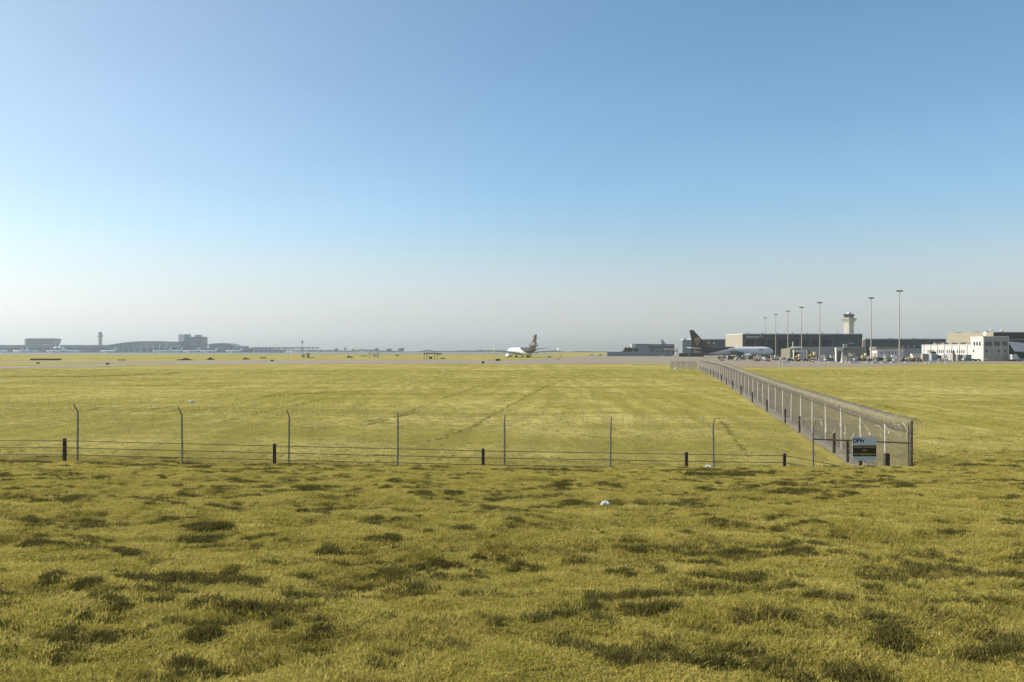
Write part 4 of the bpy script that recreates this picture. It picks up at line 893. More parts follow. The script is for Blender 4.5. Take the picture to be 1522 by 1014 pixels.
# apron light masts
def mast(label, px, d, hgt, base=None):
    t = thing('light_mast', label, 'light mast', (PX(px, d), d, .05), random.uniform(0, 1), 'tall apron light masts')
    MB().lathe([(.75, -.2), (.75, .5), (.30, .55), (.25, hgt*.5), (.14, hgt)], n=12).build('pole', mast_m, t, True)
    mb = MB(); mb.lathe([(.5, hgt-.5), (.6, hgt-.4), (.6, hgt-.25), (.5, hgt-.15), (.2, hgt-.1)], n=16)
    for k in range(6): a = k*math.pi/3; mb.bar((0, 0, hgt-.3), (1.05*math.cos(a), 1.05*math.sin(a), hgt-.3), .06, 5)
    mb.build('lamp_ring', M['galv_dark'], t)
    for k in range(6):
        a = k*math.pi/3; x, y = 1.12*math.cos(a), 1.12*math.sin(a); mb = MB(); mb.loft([[(x+c*s, y+e*s, hgt-.75+zz) for c, e in ((-1,-1),(1,-1),(1,1),(-1,1))] for s, zz in ((.34, 0), (.34, .35), (.16, .75))]); mb.build('floodlight', M['galv_dark'], t)
    return t
mast_m = mat('mast_steel', (0.40, 0.35, 0.29), 0.6, 0.15, 0.12, 1)
HM = 34.5
m0 = mast('tallest looking light mast, nearest of the row on the apron', 1337, 377, HM)
for px, py, lab in ((1295, 442, 'light mast second tallest looking, over the gap between the two charcoal hangars'), (1218.5, 449, 'light mast before the charcoal hangar, nearest the control tower'), (1191.5, 456, 'light mast before the charcoal hangar, second from the control tower'),
    (1171, 462, 'light mast before the middle of the hangar doorway'), (1153, 467, 'light mast over the nose of the parked brown tailed airplane'), (1137.3, 472, 'shortest looking light mast, farthest of the row, beside the hangar lettering')):
    d = (HM - CAMZ + .05) * F / (HY - py); dup(m0, (PX(px, d), d, .05), random.uniform(0, 1), lab)

# ------------------------------------------------------------------ ground vehicles and equipment on the apron
def wheels(t, xs, ys, r, wd=.3):
    for x in xs:
        for y in ys: MB().lathe([(r*.4, -wd/2), (r*.92, -wd/2), (r, -wd*.3), (r, wd*.3), (r*.92, wd/2), (r*.4, wd/2)], (x, y, r), 'Y', 14).build('wheel', M['black'], t, True)
def at(px, py): d = CAMZ*F/(py - HY); return PX(px, d), d, .05
def box_truck(label, px, py, wpx, hpx, body, cabm, rz=0):
    x, d, zb = at(px, py); L = wpx/F*d; Hh = hpx/F*d; t = thing('box_truck', label, 'truck', (x, d, zb), rz); wd = 2.4
    MB().box(-L/2, L*.22, 0, wd, .9, Hh).build('cargo_box', body, t); MB().box(-L/2+.1, L/2-.1, .3, wd-.3, .55, .89).build('chassis', M['black'], t)
    mb = MB(); ch = min(Hh*.8, 2.7); mb.prism([(L*.24, .6), (L/2, .6), (L/2, .6+(ch-.6)*.5), (L*.42, ch), (L*.24, ch)], .1, wd-.1); c = mb.build('cab', cabm, t)
    MB().box(L*.30, L*.40, .06, .099, .6+(ch-.6)*.52, ch-.2).build('window', M['glass'], c); MB().prism([(L*.485, .6+(ch-.6)*.58), (L*.43, ch-.12), (L*.435, ch-.08), (L*.50, .6+(ch-.6)*.56)], .3, wd-.3).build('windscreen', M['glass'], c)
    wheels(t, (-L*.32, L*.36), (.15, wd-.15), .5); return t
def van(label, px, py, wpx, col, rz=0, hk=.42, cat='van', name='van'):
    x, d, zb = at(px, py); L = wpx/F*d; t = thing(name, label, cat, (x, d, zb), rz); h = L*hk; wd = L*.38
    mb = MB(); mb.prism([(-L/2, .35), (L/2, .35), (L/2, h*.50), (L*.36, h*.60), (L*.24, h), (-L*.46, h), (-L/2, h*.7)], 0, wd); b = mb.build('body', col, t)
    MB().prism([(-L*.40, h*.62), (L*.31, h*.62), (L*.22, h*.93), (-L*.38, h*.93)], -.03, -.004).build('side_window', M['glass'], b)
    wheels(t, (-L*.30, L*.31), (.08, wd-.08), max(.32, L*.075)); return t
def crate(name, label, px, py, wpx, hpx, m, cat='container', topm=None, ribs=8):
    x, d, zb = at(px, py); L = wpx/F*d; h = hpx/F*d; t = thing(name, label, cat, (x, d, zb)); wd = max(L*.9, 1.2)
    mb = MB(); mb.box(-L/2, L/2, 0, wd, .12, h)
    for k in range(ribs): q = -L/2 + L*(k+.5)/ribs; mb.box(q-L/ribs*.2, q+L/ribs*.2, -.05, -.003, .3, h-.2)
    mb.build('body', m, t)
    mb = MB(); 
    for q in (-L/2, L/2): 
        for y in (0, wd): mb.box(q-.09, q+.09, y-.09, y+.09, 0, h+.05)
    mb.build('corner_post', M['galv_dark'], t)
    if topm: MB().box(-L*.36, L*.36, .2, wd*.8, h+.08, h*1.38).build('top_box', topm, t)
    return t
def loader(label, px, py, wpx, hpx, m):
    x, d, zb = at(px, py); L = wpx/F*d; h = hpx/F*d; t = thing('cargo_loader', label, 'loader', (x, d, zb)); wd = 2.6
    MB().box(-L/2, L/2, 0, wd, .5, 1.1).build('chassis', M['galv_dark'], t); MB().box(-L/2, L/2, 0, wd, h*.62, h*.70).build('platform', m, t)
    mb = MB()
    for y in (.15, wd-.15): mb.bar((-L*.42, y, 1.1), (L*.42, y, h*.62), .10); mb.bar((L*.42, y, 1.1), (-L*.42, y, h*.62), .10)
    mb.build('scissor_lift', m, t)
    mb = MB()
    for q in np.linspace(-L/2, L/2, 4): mb.bar((q, 0.05, h*.70), (q, .05, h), .05)
    mb.bar((-L/2, .05, h), (L/2, .05, h), .05); mb.bar((-L/2, .05, h*.85), (L/2, .05, h*.85), .04); mb.build('handrail', m, t)
    MB().box(L*.18, L/2-.05, .3, 1.5, h*.71, h*.98).build('cab', M['conc_pale'], t); wheels(t, (-L*.34, L*.34), (.1, wd-.1), .42); return t
def tug(label, px, py, wpx, m):
    x, d, zb = at(px, py); L = wpx/F*d; t = thing('tow_tractor', label, 'tractor', (x, d, zb), random.uniform(-.3, .3)); wd = L*.5
    MB().prism([(-L/2, .3), (L/2, .3), (L/2, 1.0), (L*.1, 1.15), (-L/2, 1.15)], 0, wd).build('body', m, t)
    mb = MB(); 
    for q in (-L*.42, L*.02): 
        for y in (.1, wd-.1): mb.bar((q, y, 1.15), (q, y, 2.0), .05)
    mb.box(-L*.46, L*.06, .02, wd-.02, 2.0, 2.1); mb.build('canopy', M['conc_pale'], t); MB().box(-L*.28, -L*.12, .3, wd-.3, 1.15, 1.7).build('seat', M['black'], t)
    wheels(t, (-L*.32, L*.32), (.05, wd-.05), .42); return t
def rack(label, px, py, wpx, hpx, m, shelf=3, load=None):
    x, d, zb = at(px, py); L = wpx/F*d; h = hpx/F*d; t = thing('equipment_rack', label, 'rack', (x, d, zb)); wd = 1.8
    mb = MB()
    for q in (-L/2, 0, L/2):
        for y in (0, wd): mb.box(q-.10, q+.10, y-.1, y+.1, 0, h)
    mb.build('upright', m, t)
    for k in range(shelf):
        zz = .5 + (h-.7)*k/max(shelf-1, 1); MB().box(-L/2-.1, L/2+.1, -.15, wd+.15, zz, zz+.16).build('shelf', m, t)
    for k in range(shelf-1):
        zz = .67 + (h-.7)*k/max(shelf-1, 1); r = random.Random(px+k); a = r.uniform(-L*.4, 0); MB().box(a, a+L*.36, .1, wd-.2, zz, zz+(h-.7)/shelf*.7).build('load', load or r.choice([M['cream'], M['greybox'], M['olive'], M['tan']]), t)
    return t
def portal(label, px, py, wpx, hpx, hd, m, inner):
    x, d, zb = at(px, py); L = wpx/F*d; h = hpx/F*d; t = thing('portal_frame', label, 'frame', (x, d, zb))
    for s in (-1, 1): MB().box(s*L/2-.22, s*L/2+.22, 0, 1.6, 0, h-hd).build('leg', m, t)
    MB().box(-L/2-.3, L/2+.3, -.1, 1.8, h-hd, h).build('header', M['white'], t); MB().box(-L/2+.24, L/2-.24, 1.0, 1.2, 0, h-hd-.01).build('back_panel', inner, t); return t
def dolly(label, px, py, wpx, hpx, m):
    x, d, zb = at(px, py); L = wpx/F*d; h = hpx/F*d; t = thing('cargo_dolly', label, 'dolly', (x, d, zb), random.uniform(-.2, .2)); wd = 1.6
    MB().box(-L/2, L/2, 0, wd, .45, .6).build('deck', M['galv_dark'], t); mb = MB(); mb.prism([(-L*.46, .62), (L*.46, .62), (L*.46, h*.72), (L*.30, h), (-L*.46, h)], .1, wd-.1); mb.build('load', m, t)
    wheels(t, (-L*.34, L*.34), (.1, wd-.1), .28, .18); return t

box_truck('white box truck parked beyond the canopy at the edge of the frame', 1510, 537.2, 12, 10, M['white'], M['white'], R(8)); box_truck('white box truck parked at the shaded end corner of the white building', 1495, 536.8, 8.5, 8.5, M['white'], M['white'], R(180))
van('pale blue grey van parked between the two white box trucks', 1502, 537, 7, M['steelblue']); van('white van partly cut off by the frame edge past the box trucks', 1521, 537, 9, M['white'])
MBt = thing('storage_tank', 'small white round tank on the ground before the white building corner', 'tank', at(1465, 537)); MB().lathe([(.05,-1.1),(.6,-.95),(.75,-.6),(.75,.6),(.6,.95),(.05,1.1)], (0,0,.85), 'X', 16).build('shell', M['white'], MBt, True); MB().box(-.7,.7,-.5,.5,0,.3).build('cradle', M['galv_dark'], MBt)
rack('cluttered rack of pale ladders before the shaded end of the white building', 1475, 537, 7, 9, M['galv'], 4); van('dark grey car parked at the long white wing', 1447, 537, 9, M['blackbox'], 0, .36, 'car', 'parked_car'); van('silver car parked by the corner of the white building', 1455, 537, 9, M['steelblue'], 0, .34, 'car', 'parked_car')
crate('container', 'grey container nearest the tall block of the white building', 1440, 537, 7.5, 9.5, M['greybox']); crate('container', 'grey container on the apron, second from the tall white block', 1427.5, 537, 7, 9.5, M['greybox'])
crate('pump_column', 'narrow beige column carrying a matt black box', 1418.5, 537.6, 3.2, 11.5, M['tan'], 'column', M['blackbox'], 3); crate('container', 'blue grey container with a black box on its roof', 1389, 536.5, 8, 10, M['steelblue'], 'container', M['blackbox']); crate('container', 'tan container beside the white trailer', 1376, 537.6, 8, 11.5, M['tan'])
rack('pale steel rack beside the narrow beige column', 1408, 537.4, 10, 10.5, M['conc_pale'], 3); crate('generator', 'dark generator box beside the blue grey container', 1396.5, 536.4, 5, 8, M['blackbox'], 'generator'); rack('low rack of mixed pallets before the blue grey container', 1401, 538.6, 9, 5, M['cream'], 2)
tt = box_truck('long white trailer parked by the tan container', 1364.5, 535.6, 17, 9.5, M['white'], M['white'], 0); loader('yellow scissor loader in front of the white trailer', 1356, 538, 9, 9, M['yellow']); dolly('olive covered dolly below the white trailer', 1367, 538.2, 8, 5, M['olive'])
tug('dark tow tractor beside the foot of the tallest light mast', 1345, 537.5, 8, M['blackbox']); rack('pale rack stacked with frames at the foot of the tallest light mast', 1334, 538.2, 7, 10, M['cream'], 3); loader('beige loader left standing before the white office cabin windows', 1325, 538, 9, 10, M['cream']); dolly('white arched cargo dolly before the white office cabin', 1331, 539, 6, 5, M['white'])
dolly('dark covered dolly under the white office cabin', 1310, 537.5, 9, 5.5, M['blackbox']); rack('tall beige rack at the end of the white office cabin', 1302, 538.2, 5, 13, M['tan'], 4); rack('tall white rack below the small windows of the office cabin', 1318, 538, 4, 11, M['cream'], 3)
tug('dark maroon tow tractor below the gap between the hangars', 1295, 537.5, 9, M['dark_red']); loader('yellow and white loader under the gap between the hangars', 1285.5, 537, 6, 12, M['yellow']); van('black van parked before the olive shed front', 1276, 537, 11, M['blackbox']); rack('tall cream rack before the olive shed front', 1267.5, 538, 7, 13, M['cream'], 4); rack('second cream rack close to the white cone', 1259.5, 538, 5, 9, M['tan'], 3)
t = thing('cone_marker', 'tall slim white cone standing beside the white headed portal frame', 'cone', at(1252.3, 539)); MB().lathe([(1.05, 0), (1.05, .5), (.85, .55), (.25, 4.3), (.3, 4.5), (.05, 5.2)], n=14).build('shell', M['white'], t, True); MB().lathe([(1.3, 0.0), (1.3, .14)], n=14).build('base_ring', M['conc_pale'], t)
portal('tall portal frame with white header and brown interior', 1247.7, 537.8, 8, 21, 1.7, M['conc_pale'], M['olive']); van('cream van parked inside the foot of the portal frame', 1246, 537.2, 7, M['cream'], 0, .4)
tug('dark tow tractor beside the portal frame', 1239, 537, 8, M['blackbox']); rack('grey hoop shaped rack beside the portal frame', 1238, 536.2, 6, 8.5, M['conc_pale'], 3); tug('white tow tractor left of the portal frame group', 1230, 537, 6, M['white']); rack('slim white rack in front of the grey shed', 1227, 536.5, 3, 9, M['cream'], 3)
tug('dark grey tow tractor close to the mast before the grey shed', 1218, 536.6, 9, M['greybox']); rack('grey rack beside the dark tractor before the grey shed', 1223.5, 536, 5, 8.5, M['galv'], 3); loader('bright yellow loader in front of the grey shed', 1209, 537.2, 8, 14, M['yellow']); crate('container', 'olive box container next to the bright yellow loader', 1202.5, 536, 4.5, 15, M['olive'])
portal('white canopy frame closest to the olive box container', 1195.5, 534.5, 9, 14, 1.4, M['cream'], M['white']); portal('white canopy frame with dark interior', 1185, 534.5, 9, 14, 1.4, M['cream'], M['shade_dark']); loader('yellow hoist under the white canopy frames', 1187, 537.5, 5, 11, M['yellow']); tug('black tow tractor under the white canopy frames', 1198, 537.2, 7, M['blackbox'])
crate('light_column', 'slender cream column rising above the apron clutter', 1179.3, 532, 1.6, 24, M['cream'], 'column', None, 2); crate('container', 'stacked beige container with round grey marks', 1174, 532, 8, 13.5, M['cream']); tug('black tow tractor before the stacked beige container', 1176, 537, 9, M['blackbox'])
crate('container', 'tall bright white upright box beyond the airplane nose', 1159, 529.5, 7, 14, M['white'], 'container', None, 3); van('white van under the tall white upright box', 1156.5, 531.5, 9, M['white']); dolly('low grey dolly between the airplane nose and the white van', 1147, 532, 8, 4, M['greybox'])
t = thing('stair_truck', 'pale teal stair truck standing at the flank of the parked airplane', 'stair truck', at(1107.5, 531.6)); Ls = 4.6; MB().box(-Ls/2, Ls/2, 0, 2.2, .5, 1.5).build('chassis', M['teal'], t); MB().prism([(-Ls/2, 1.52), (Ls/2, 1.52), (Ls/2, 2.0), (-Ls*.2, 4.6), (-Ls/2, 4.6)], .2, 2.0).build('stairs', M['teal'], t); MB().box(-Ls/2, -Ls*.18, .05, 2.15, 4.62, 5.5).build('landing', M['steelblue'], t); wheels(t, (-1.4, 1.4), (.1, 2.1), .4)
tug('orange tow tractor in front of the parked airplane wing', 1126.5, 537, 6, M['orange']); tug('cream tow tractor close to the pale stair truck', 1098, 533.5, 7, M['cream'])
for px, py, w_, h_, m, lab in ((1090, 533.2, 6, 4, 'olive', 'olive dolly nearest the parked airplane tail'), (1084, 533.5, 5, 3.5, 'cream', 'small cream dolly under the parked airplane wing root'), (1115, 533, 6, 4, 'cream', 'cream dolly just past the pale stair truck'), (1121, 533.4, 5, 4, 'white', 'white dolly second past the pale stair truck'), (1133, 533.2, 6, 3.8, 'teal', 'pale teal dolly below the airplane nose'),
    (1139.5, 533.6, 5, 4, 'cream', 'cream dolly just below the airplane nose tip'), (1128, 532.4, 5, 4.4, 'white', 'white dolly behind the orange tow tractor'), (1165.5, 535, 6, 3.5, 'tan', 'tan dolly below the tall white upright box'), (1152, 535.4, 7, 3.6, 'olive', 'olive dolly in front of the white van'), (1104, 536, 7, 3, 'tan', 'tan dolly on the open apron before the stair truck'), (1142, 537.4, 7, 3, 'greybox', 'grey dolly on the open apron edge past the orange tractor'), (1211.5, 538.6, 7, 2.6, 'conc_pale', 'pale dolly at the apron edge before the yellow loader')):
    dolly(lab, px, py, w_, h_, M[m])
rc = random.Random(5)
for col_, lab, grp, n_, x0_, x1_, y0_, y1_ in (('cream', 'small cream loaded dolly in the crowd of equipment below the parked airplane', 'cream dollies below the parked airplane', 11, 1072, 1156, 531.5, 536.5), ('blackbox', 'small black loaded dolly in the crowd of equipment below the parked airplane', 'black dollies below the parked airplane', 10, 1070, 1158, 531.5, 536), ('tan', 'small tan loaded dolly in the crowd of equipment below the parked airplane', 'tan dollies below the parked airplane', 8, 1070, 1158, 532, 537),
        ('cream', 'cream loaded dolly in the equipment crowd between the hangars and the apron edge', 'cream dollies before the hangars', 12, 1182, 1435, 533.5, 538.4), ('blackbox', 'black loaded dolly in the equipment crowd between the hangars and the apron edge', 'black dollies before the hangars', 13, 1165, 1435, 533.5, 538), ('greybox', 'grey loaded dolly in the equipment crowd between the hangars and the apron edge', 'grey dollies before the hangars', 8, 1182, 1435, 533.5, 538.2)):
    q0 = None
    for k in range(n_):
        x, d, zb = at(rc.uniform(x0_, x1_), rc.uniform(y0_, y1_))
        if q0 is None: q0 = dolly(lab, (x/d*F)+761, HY + CAMZ*F/d, 5.2, 4.2, M[col_]); q0['group'] = grp
        else: dup(q0, (x, d, zb), rc.uniform(-.5, .5), None, rc.uniform(.75, 1.3))
b0 = None
for px, py in ((1163, 540.2), (1168, 540.4), (1216, 538.8), (1222.5, 540.2), (1236.5, 539.6), (1262, 539.8), (1267.5, 540), (1273, 539.8), (1292.5, 539.6), (1301, 540.2), (1315.5, 540.2), (1329, 539.8), (1350, 539.8), (1380, 540), (1386, 540.3), (1410, 539.9)):
    x, d, zb = at(px, py); L = 3.2
    if b0 is None:
        b0 = thing('traffic_barrier', 'low white concrete traffic barrier along the outer edge of the apron', 'barrier', (x, d, zb), 0, 'white barriers along the apron edge')
        pr = [(-.35, 0), (.35, 0), (.35, .12), (.16, .4), (.10, .95), (-.10, .95), (-.16, .4), (-.35, .12)]
        MB().loft([[(q, a, b) for a, b in pr] for q in (-L/2, -L/2+.1, L/2-.1, L/2)]).build('barrier_body', M['conc_pale'], b0); MB().box(-L*.3, L*.3, -.36, -.352, .02, .10).build('reflector', M['orange'], b0)
    else: dup(b0, (x, d, zb), random.uniform(-.15, .15))

# ------------------------------------------------------------------ signs and small structures in the airfield
def runway_sign(label, px, py, wpx, hpx, m, name='runway_sign', cat='sign', legs=3, rz=0):
    x, d, zb = at(px, py); L = wpx/F*d; h = hpx/F*d; t = thing(name, label, cat, (x, d, .05), rz)
    mb = MB(); mb.loft([[(-L/2, -.12, .22), (L/2, -.12, .22), (L/2, .12, .22), (-L/2, .12, .22)], [(-L/2, -.12, h-.05), (L/2, -.12, h-.05), (L/2, .12, h-.05), (-L/2, .12, h-.05)], [(-L/2+.04, -.08, h), (L/2-.04, -.08, h), (L/2-.04, .08, h), (-L/2+.04, .08, h)]]); mb.build('panel', m, t)
    for q in np.linspace(-L*.4, L*.4, legs): MB().box(q-.05, q+.05, -.05, .05, 0, .22).build('leg', M['galv_dark'], t)
    mb = MB()
    for q in np.linspace(-L/2, L/2, legs+1): mb.box(q-.04, q+.04, -.15, -.122, .2, h)
    mb.build('frame', M['blackbox'], t); return t
runway_sign('very long black runway sign seen from behind on the near grass strip', 68, 536.2, 46, 3.0, M['blackbox'], legs=9)
runway_sign('small dark post sign between the two taxiways below the long black sign', 56.5, 541.5, 4, 3, M['galv_dark'], legs=2); runway_sign('small grey sign between the taxiways under the far control tower', 160, 543, 4.5, 3.4, M['galv_dark'], legs=2)
runway_sign('wide black runway sign on the grass in line with the white tailed far airplane end', 391.5, 533.4, 9, 2.0, M['blackbox']); runway_sign('small black runway sign beside the taxiway, nearest the water tower', 404.5, 537.6, 4.5, 2.6, M['blackbox'], legs=2); runway_sign('thin black sign just before the pale roofed shelter', 541, 530.3, 8, 1.4, M['blackbox'])
runway_sign('black double runway sign standing on the grass short of the taxiing airplane', 740, 537.2, 7, 3.6, M['blackbox']); runway_sign('small dark sign on the taxiway edge short of the black double sign', 718, 541.0, 3.5, 3.6, M['blackbox'], legs=2); runway_sign('small dark sign beyond the tail of the taxiing airplane', 816.5, 531.6, 5, 1.8, M['blackbox'], legs=2)
runway_sign('yellow marker sign where the taxiway widens past the taxiing airplane', 829.5, 535.2, 3, 1.8, M['yellow'], legs=2); runway_sign('small red marker sign on the widening apron', 833.5, 530.5, 3, 1.5, M['orange'], legs=2); runway_sign('small dark sign at the start of the wide apron', 879, 528.8, 4, 1.5, M['blackbox'], legs=2)
runway_sign('flat olive sign on the grass past the far control tower', 181, 536.6, 12, 2.0, M['olive'], legs=4)
t = thing('equipment_box', 'bright green equipment box standing below the far water tower', 'box', at(450.3, 532)); MB().box(-.95, .95, 0, 1.4, .15, 2.4).build('cabinet', M['green'], t); MB().box(-1.05, 1.05, -.1, 1.5, 2.4, 2.52).build('lid', M['olive'], t)
t = thing('equipment_box', 'grey equipment cabinet beside the bright green box', 'box', at(457.5, 532.4)); MB().box(-1.0, 1.0, 0, 1.5, .1, 3.2).build('cabinet', M['tan'], t); MB().box(-1.1, 1.1, -.1, 1.6, 3.2, 3.35).build('lid', M['galv'], t); MB().box(1.2, 4.2, 0, 1.2, .05, .5).build('plinth', M['olive'], t)
t = thing('shelter', 'small pale roofed shelter on reddish legs out on the airfield', 'shelter', at(555.5, 533.4)); MB().box(-3.6, 3.4, 0, 2.6, 3.4, 4.1).build('roof', M['conc_pale'], t); MB().box(-1.0, 2.4, .6, 2.0, 1.6, 2.6).build('equipment', M['pink'], t); MB().bar((3.0,.5,0),(3.0,.5,5.2),.14).build('mast', M['pink'], t)
for a in (-3.0, .4, 2.9): MB().box(a-.14, a+.14, .4, .7, 0, 3.4).build('leg', M['pink'], t)
t = thing('shelter', 'grey flat topped open shelter on legs short of the taxiing airplane', 'shelter', at(640.5, 534.4)); MB().box(-4.6, 4.2, 0, 4, 3.2, 4.2).build('roof', M['greybox'], t); MB().box(-1.2, .6, .8, 2.6, .3, 1.7).build('equipment', M['blackbox'], t); MB().box(3.6, 6.6, 1, 3, 3.0, 3.7).build('side_platform', M['blackbox'], t)
for a in (-4.3, -2.6, 2.2, 3.9): MB().box(a-.2, a+.2, .2, .6, 0, 3.2).build('leg', M['greybox'], t)
def mound(label, px, py, wpx, hpx, seed):
    x, d, zb = at(px, py); L = wpx/F*d/2; h = hpx/F*d; r = random.Random(seed); mb = MB()
    for _ in range(900):
        u = r.uniform(-1, 1); v = r.uniform(-1, 1)
        if u*u + v*v > 1: continue
        top = h*(1 - u*u*.9)*(.75 + .4*math.sin(u*5+seed)); z = r.random()**.6*max(top, .2); c = Vector((u*L, v*L*.35, z)); a = Vector((r.uniform(-1,1), r.uniform(-1,1), r.uniform(-.6,.8)))*.28; b = Vector((r.uniform(-1,1), r.uniform(-1,1), r.uniform(-.5,1)))*.28
        mb.add([c-a, c+b, c+a, c-b], [(0,1,2,3)])
    t = mb.build('brush_mound', M['mound'], loc=(x, d, zb)); return tag(t, label, 'brush')
mound('long low dark brush mound with two humps on the far grass', 275, 535.6, 24, 2.6, 1); mound('dark brush mound before the tall far hotel end', 313, 535.0, 12, 2.8, 2); mound('dark brush mound before the small far dome', 366, 534.4, 10, 2.4, 3); mound('dark brush mound with a pointed top before the flat horizon', 520, 531.8, 9, 2.8, 4); mound('flat dark brush patch beyond the grey open shelter', 658, 533.4, 7, 1.6, 5); mound('tiny dark brush tuft on the apron end before the blast wall', 892, 528.6, 5, 1.7, 6); mound('dark scrub at the foot of the far trees in the middle', 590, 529.0, 6, 1.6, 7)

# ------------------------------------------------------------------ far terminals
def fz(d): return FARZ(d) - .06
D = 2000; t, w_, h = bld('terminal_building', 'long grey far terminal with dark glass and piers below the grey hotel', -90, 160, D, 70, 513.2, M['terminal'], 'terminal', roofm=M['roof_metal'])
MB().box(-w_/2+2, w_/2-2, -.6, -.1, h*.30, h*.62).build('glass_band', M['terminal_dark'], t); rows(t, 'pier', M['terminal'], np.linspace(-w_/2+4, w_/2-4, 22), 0, h*.8, 2.2, -2.0, 1.3); MB().box(-w_/2, w_/2, -6, -2.1, h*.66, h*.74).build('canopy', M['roof_metal'], t)
rows(t, 'roof_unit', M['white'], [PX(64.5, D)-t.location.x], h+.1, h+3.2, 9, 4, 6)
for q in (PX(20, D), PX(112, D), PX(135, D)):
    MB().box(q-t.location.x-5, q-t.location.x+5, -30, -6.2, 4.0, 7.5).build('jet_bridge', M['bluegrey'], t)
D = 2150; t, w_, h = bld('hotel', 'wide grey far hotel block with an overhanging end', 38.5, 78.5, D, 30, 503.2, M['terminal'], 'hotel', roofm=M['roof_metal'])
mb = MB(); mb.prism([(w_/2+.02, h-18), (w_/2+.02, h-.3), (w_/2+7, h-.8), (w_/2+7, h-6)], 1, 28); mb.build('overhang', M['terminal'], t); MB().box(-w_/2-5.4, -w_/2-.3, 2, 26, -5, h-1.8).build('stair_tower', M['conc_pale'], t)
for k in range(4): MB().box(-w_/2+2, w_/2-2, -.3, -.05, h-7-k*7, h-4-k*7).build('window_band', M['terminal_dark'], t)
D = 1985; t = thing('tent_roof', 'white peaked tent roof above the far terminal', 'tent roof', (PX(85, D), D, fz(D))); zb = -fz(D); mb = MB()
for cx, hh, ww in ((-7, 17.6, 12), (4, 18.8, 11), (10.5, 16.2, 7)):
    mb.loft([[(cx + ww*.5*math.cos(a)*s, 6 + 5*math.sin(a)*s, zt_) for a in np.linspace(0, 2*math.pi, 17)[:-1]] for s, zt_ in ((1, hh-6.5), (.55, hh-4.4), (.22, hh-2), (.04, hh))])
mb.build('canopy', M['white'], t, True); 
for cx in (-7, 4, 10.5): MB().bar((cx, 6, 0), (cx, 6, 17), .4).build('mast', M['galv'], t)
D = 2300; t = thing('control_tower', 'slim grey far control tower with ribbed shaft and round collar', 'tower', (PX(149, D), D, fz(D))); zz = lambda py: PZ(py, D) - fz(D)
mb = MB(); mb.lathe([(4.4, -2), (4.4, zz(501.6))], n=12); mb.build('shaft', M['terminal'], t)
mb = MB()
for k in range(8): a = 2*math.pi*k/8; mb.bar((4.6*math.cos(a), 4.6*math.sin(a), 0), (4.6*math.cos(a), 4.6*math.sin(a), zz(502)), .7, 6)
mb.build('shaft_rib', M['conc_pale'], t); MB().lathe([(4.8, zz(501.5)), (8.0, zz(499.7)), (8.0, zz(498.9)), (5.4, zz(498.2))], n=20).build('collar', M['terminal'], t); MB().lathe([(4.4, zz(498.1)), (5.0, zz(495.6))], n=12).build('cab', M['glass_blue'], t); MB().lathe([(5.4, zz(495.5)), (5.2, zz(494.4)), (2, zz(493.8))], n=12).build('cab_roof', M['terminal_dark'], t); MB().bar((0,0,zz(493.8)), (0,0,zz(491.5)), .3).build('antenna', M['galv'], t)
def dome_hall(label, pts, D, depth, m, glassm):
    xc = PX((pts[0][0]+pts[-1][0])/2, D); t = thing('terminal_hall', label, 'terminal', (xc, D, fz(D))); zb = fz(D)
    P = [(PX(a, D)-xc, PZ(b, D)-zb) for a, b in pts]; top = P; poly = top + [(P[-1][0], P[-1][1]-4), ] + [(a, b-3.2) for a, b in reversed(P[1:-1])] + [(P[0][0], P[0][1]-4)]
    mb = MB(); mb.prism(poly, -6, depth); mb.build('roof', m, t)
    w0, w1 = P[0][0]+4, P[-1][0]-4; hm = min(P[0][1], P[-1][1]) - 3.0
    MB().prism([(w0, -4)] + [(a, b-3.22) for a, b in P[1:-1]] + [(w1, -4)], 0, depth-4).build('wall', M['terminal'], t); MB().box(w0+2, w1-2, -.5, -.05, hm*.15, hm*.8).build('glass_wall', glassm, t)
    rows(t, 'column', M['conc_pale'], np.linspace(w0, w1, max(4, int((w1-w0)/14))), 0, hm-.1, 1.4, -4.5, 1.4); return t
dome_hall('broad far terminal hall with a low domed roof past the far control tower', [(155,514),(170,511.6),(185,509.4),(198,508.0),(215,507.3),(235,507.2),(250,507.8),(264,508.2)], 2080, 60, M['roof_metal'], M['glass_blue'])
D = 2020; t, w_, h = bld('terminal_building', 'pale banded far terminal in front of the low domed hall', 208, 284, D, 40, 510.6, M['terminal'], 'terminal', roofm=M['conc_pale'])
MB().box(-w_/2+1, w_/2-1, -.6, -.1, 1.5, h*.55).build('glass_band', M['terminal_dark'], t); rows(t, 'pier', M['conc_pale'], np.linspace(-w_/2+3, w_/2-3, 9), 0, h*.75, 1.8, -1.6, 1.0); mb = MB(); mb.loft([[(w_*.30, -8, 0), (w_*.56, -8, 0), (w_*.56, -1, 0), (w_*.30, -1, 0)], [(w_*.34, -7, h+1.5), (w_*.50, -7, h+1.5), (w_*.50, -1, h+1.5), (w_*.34, -1, h+1.5)]]); mb.build('entrance_block', M['terminal_dark'], t)
for q in (-w_*.1, w_*.04): MB().box(q-1.2, q+1.2, -3, -1.7, h*.7, h+2.5).build('sign_pylon', M['white'], t)
D = 2120; t, w_, h = bld('hotel', 'tallest far hotel with a pale stair tower and rooftop plant', 273.5, 301, D, 34, 500.8, M['terminal'], 'hotel', roofm=M['roof_metal'])
MB().box(-w_/2-15.5, -w_/2-.3, 1, 24, -5, PZ(497.2, D)-fz(D)).build('stair_tower', M['conc_pale'], t); MB().box(-w_/2+.5, -w_/2+11, 4, 18, h+.4, h+7).build('rooftop_plant', M['terminal'], t); MB().box(w_*.05, w_*.32, 4, 18, h+.4, h+5.5).build('rooftop_plant', M['tan'], t)
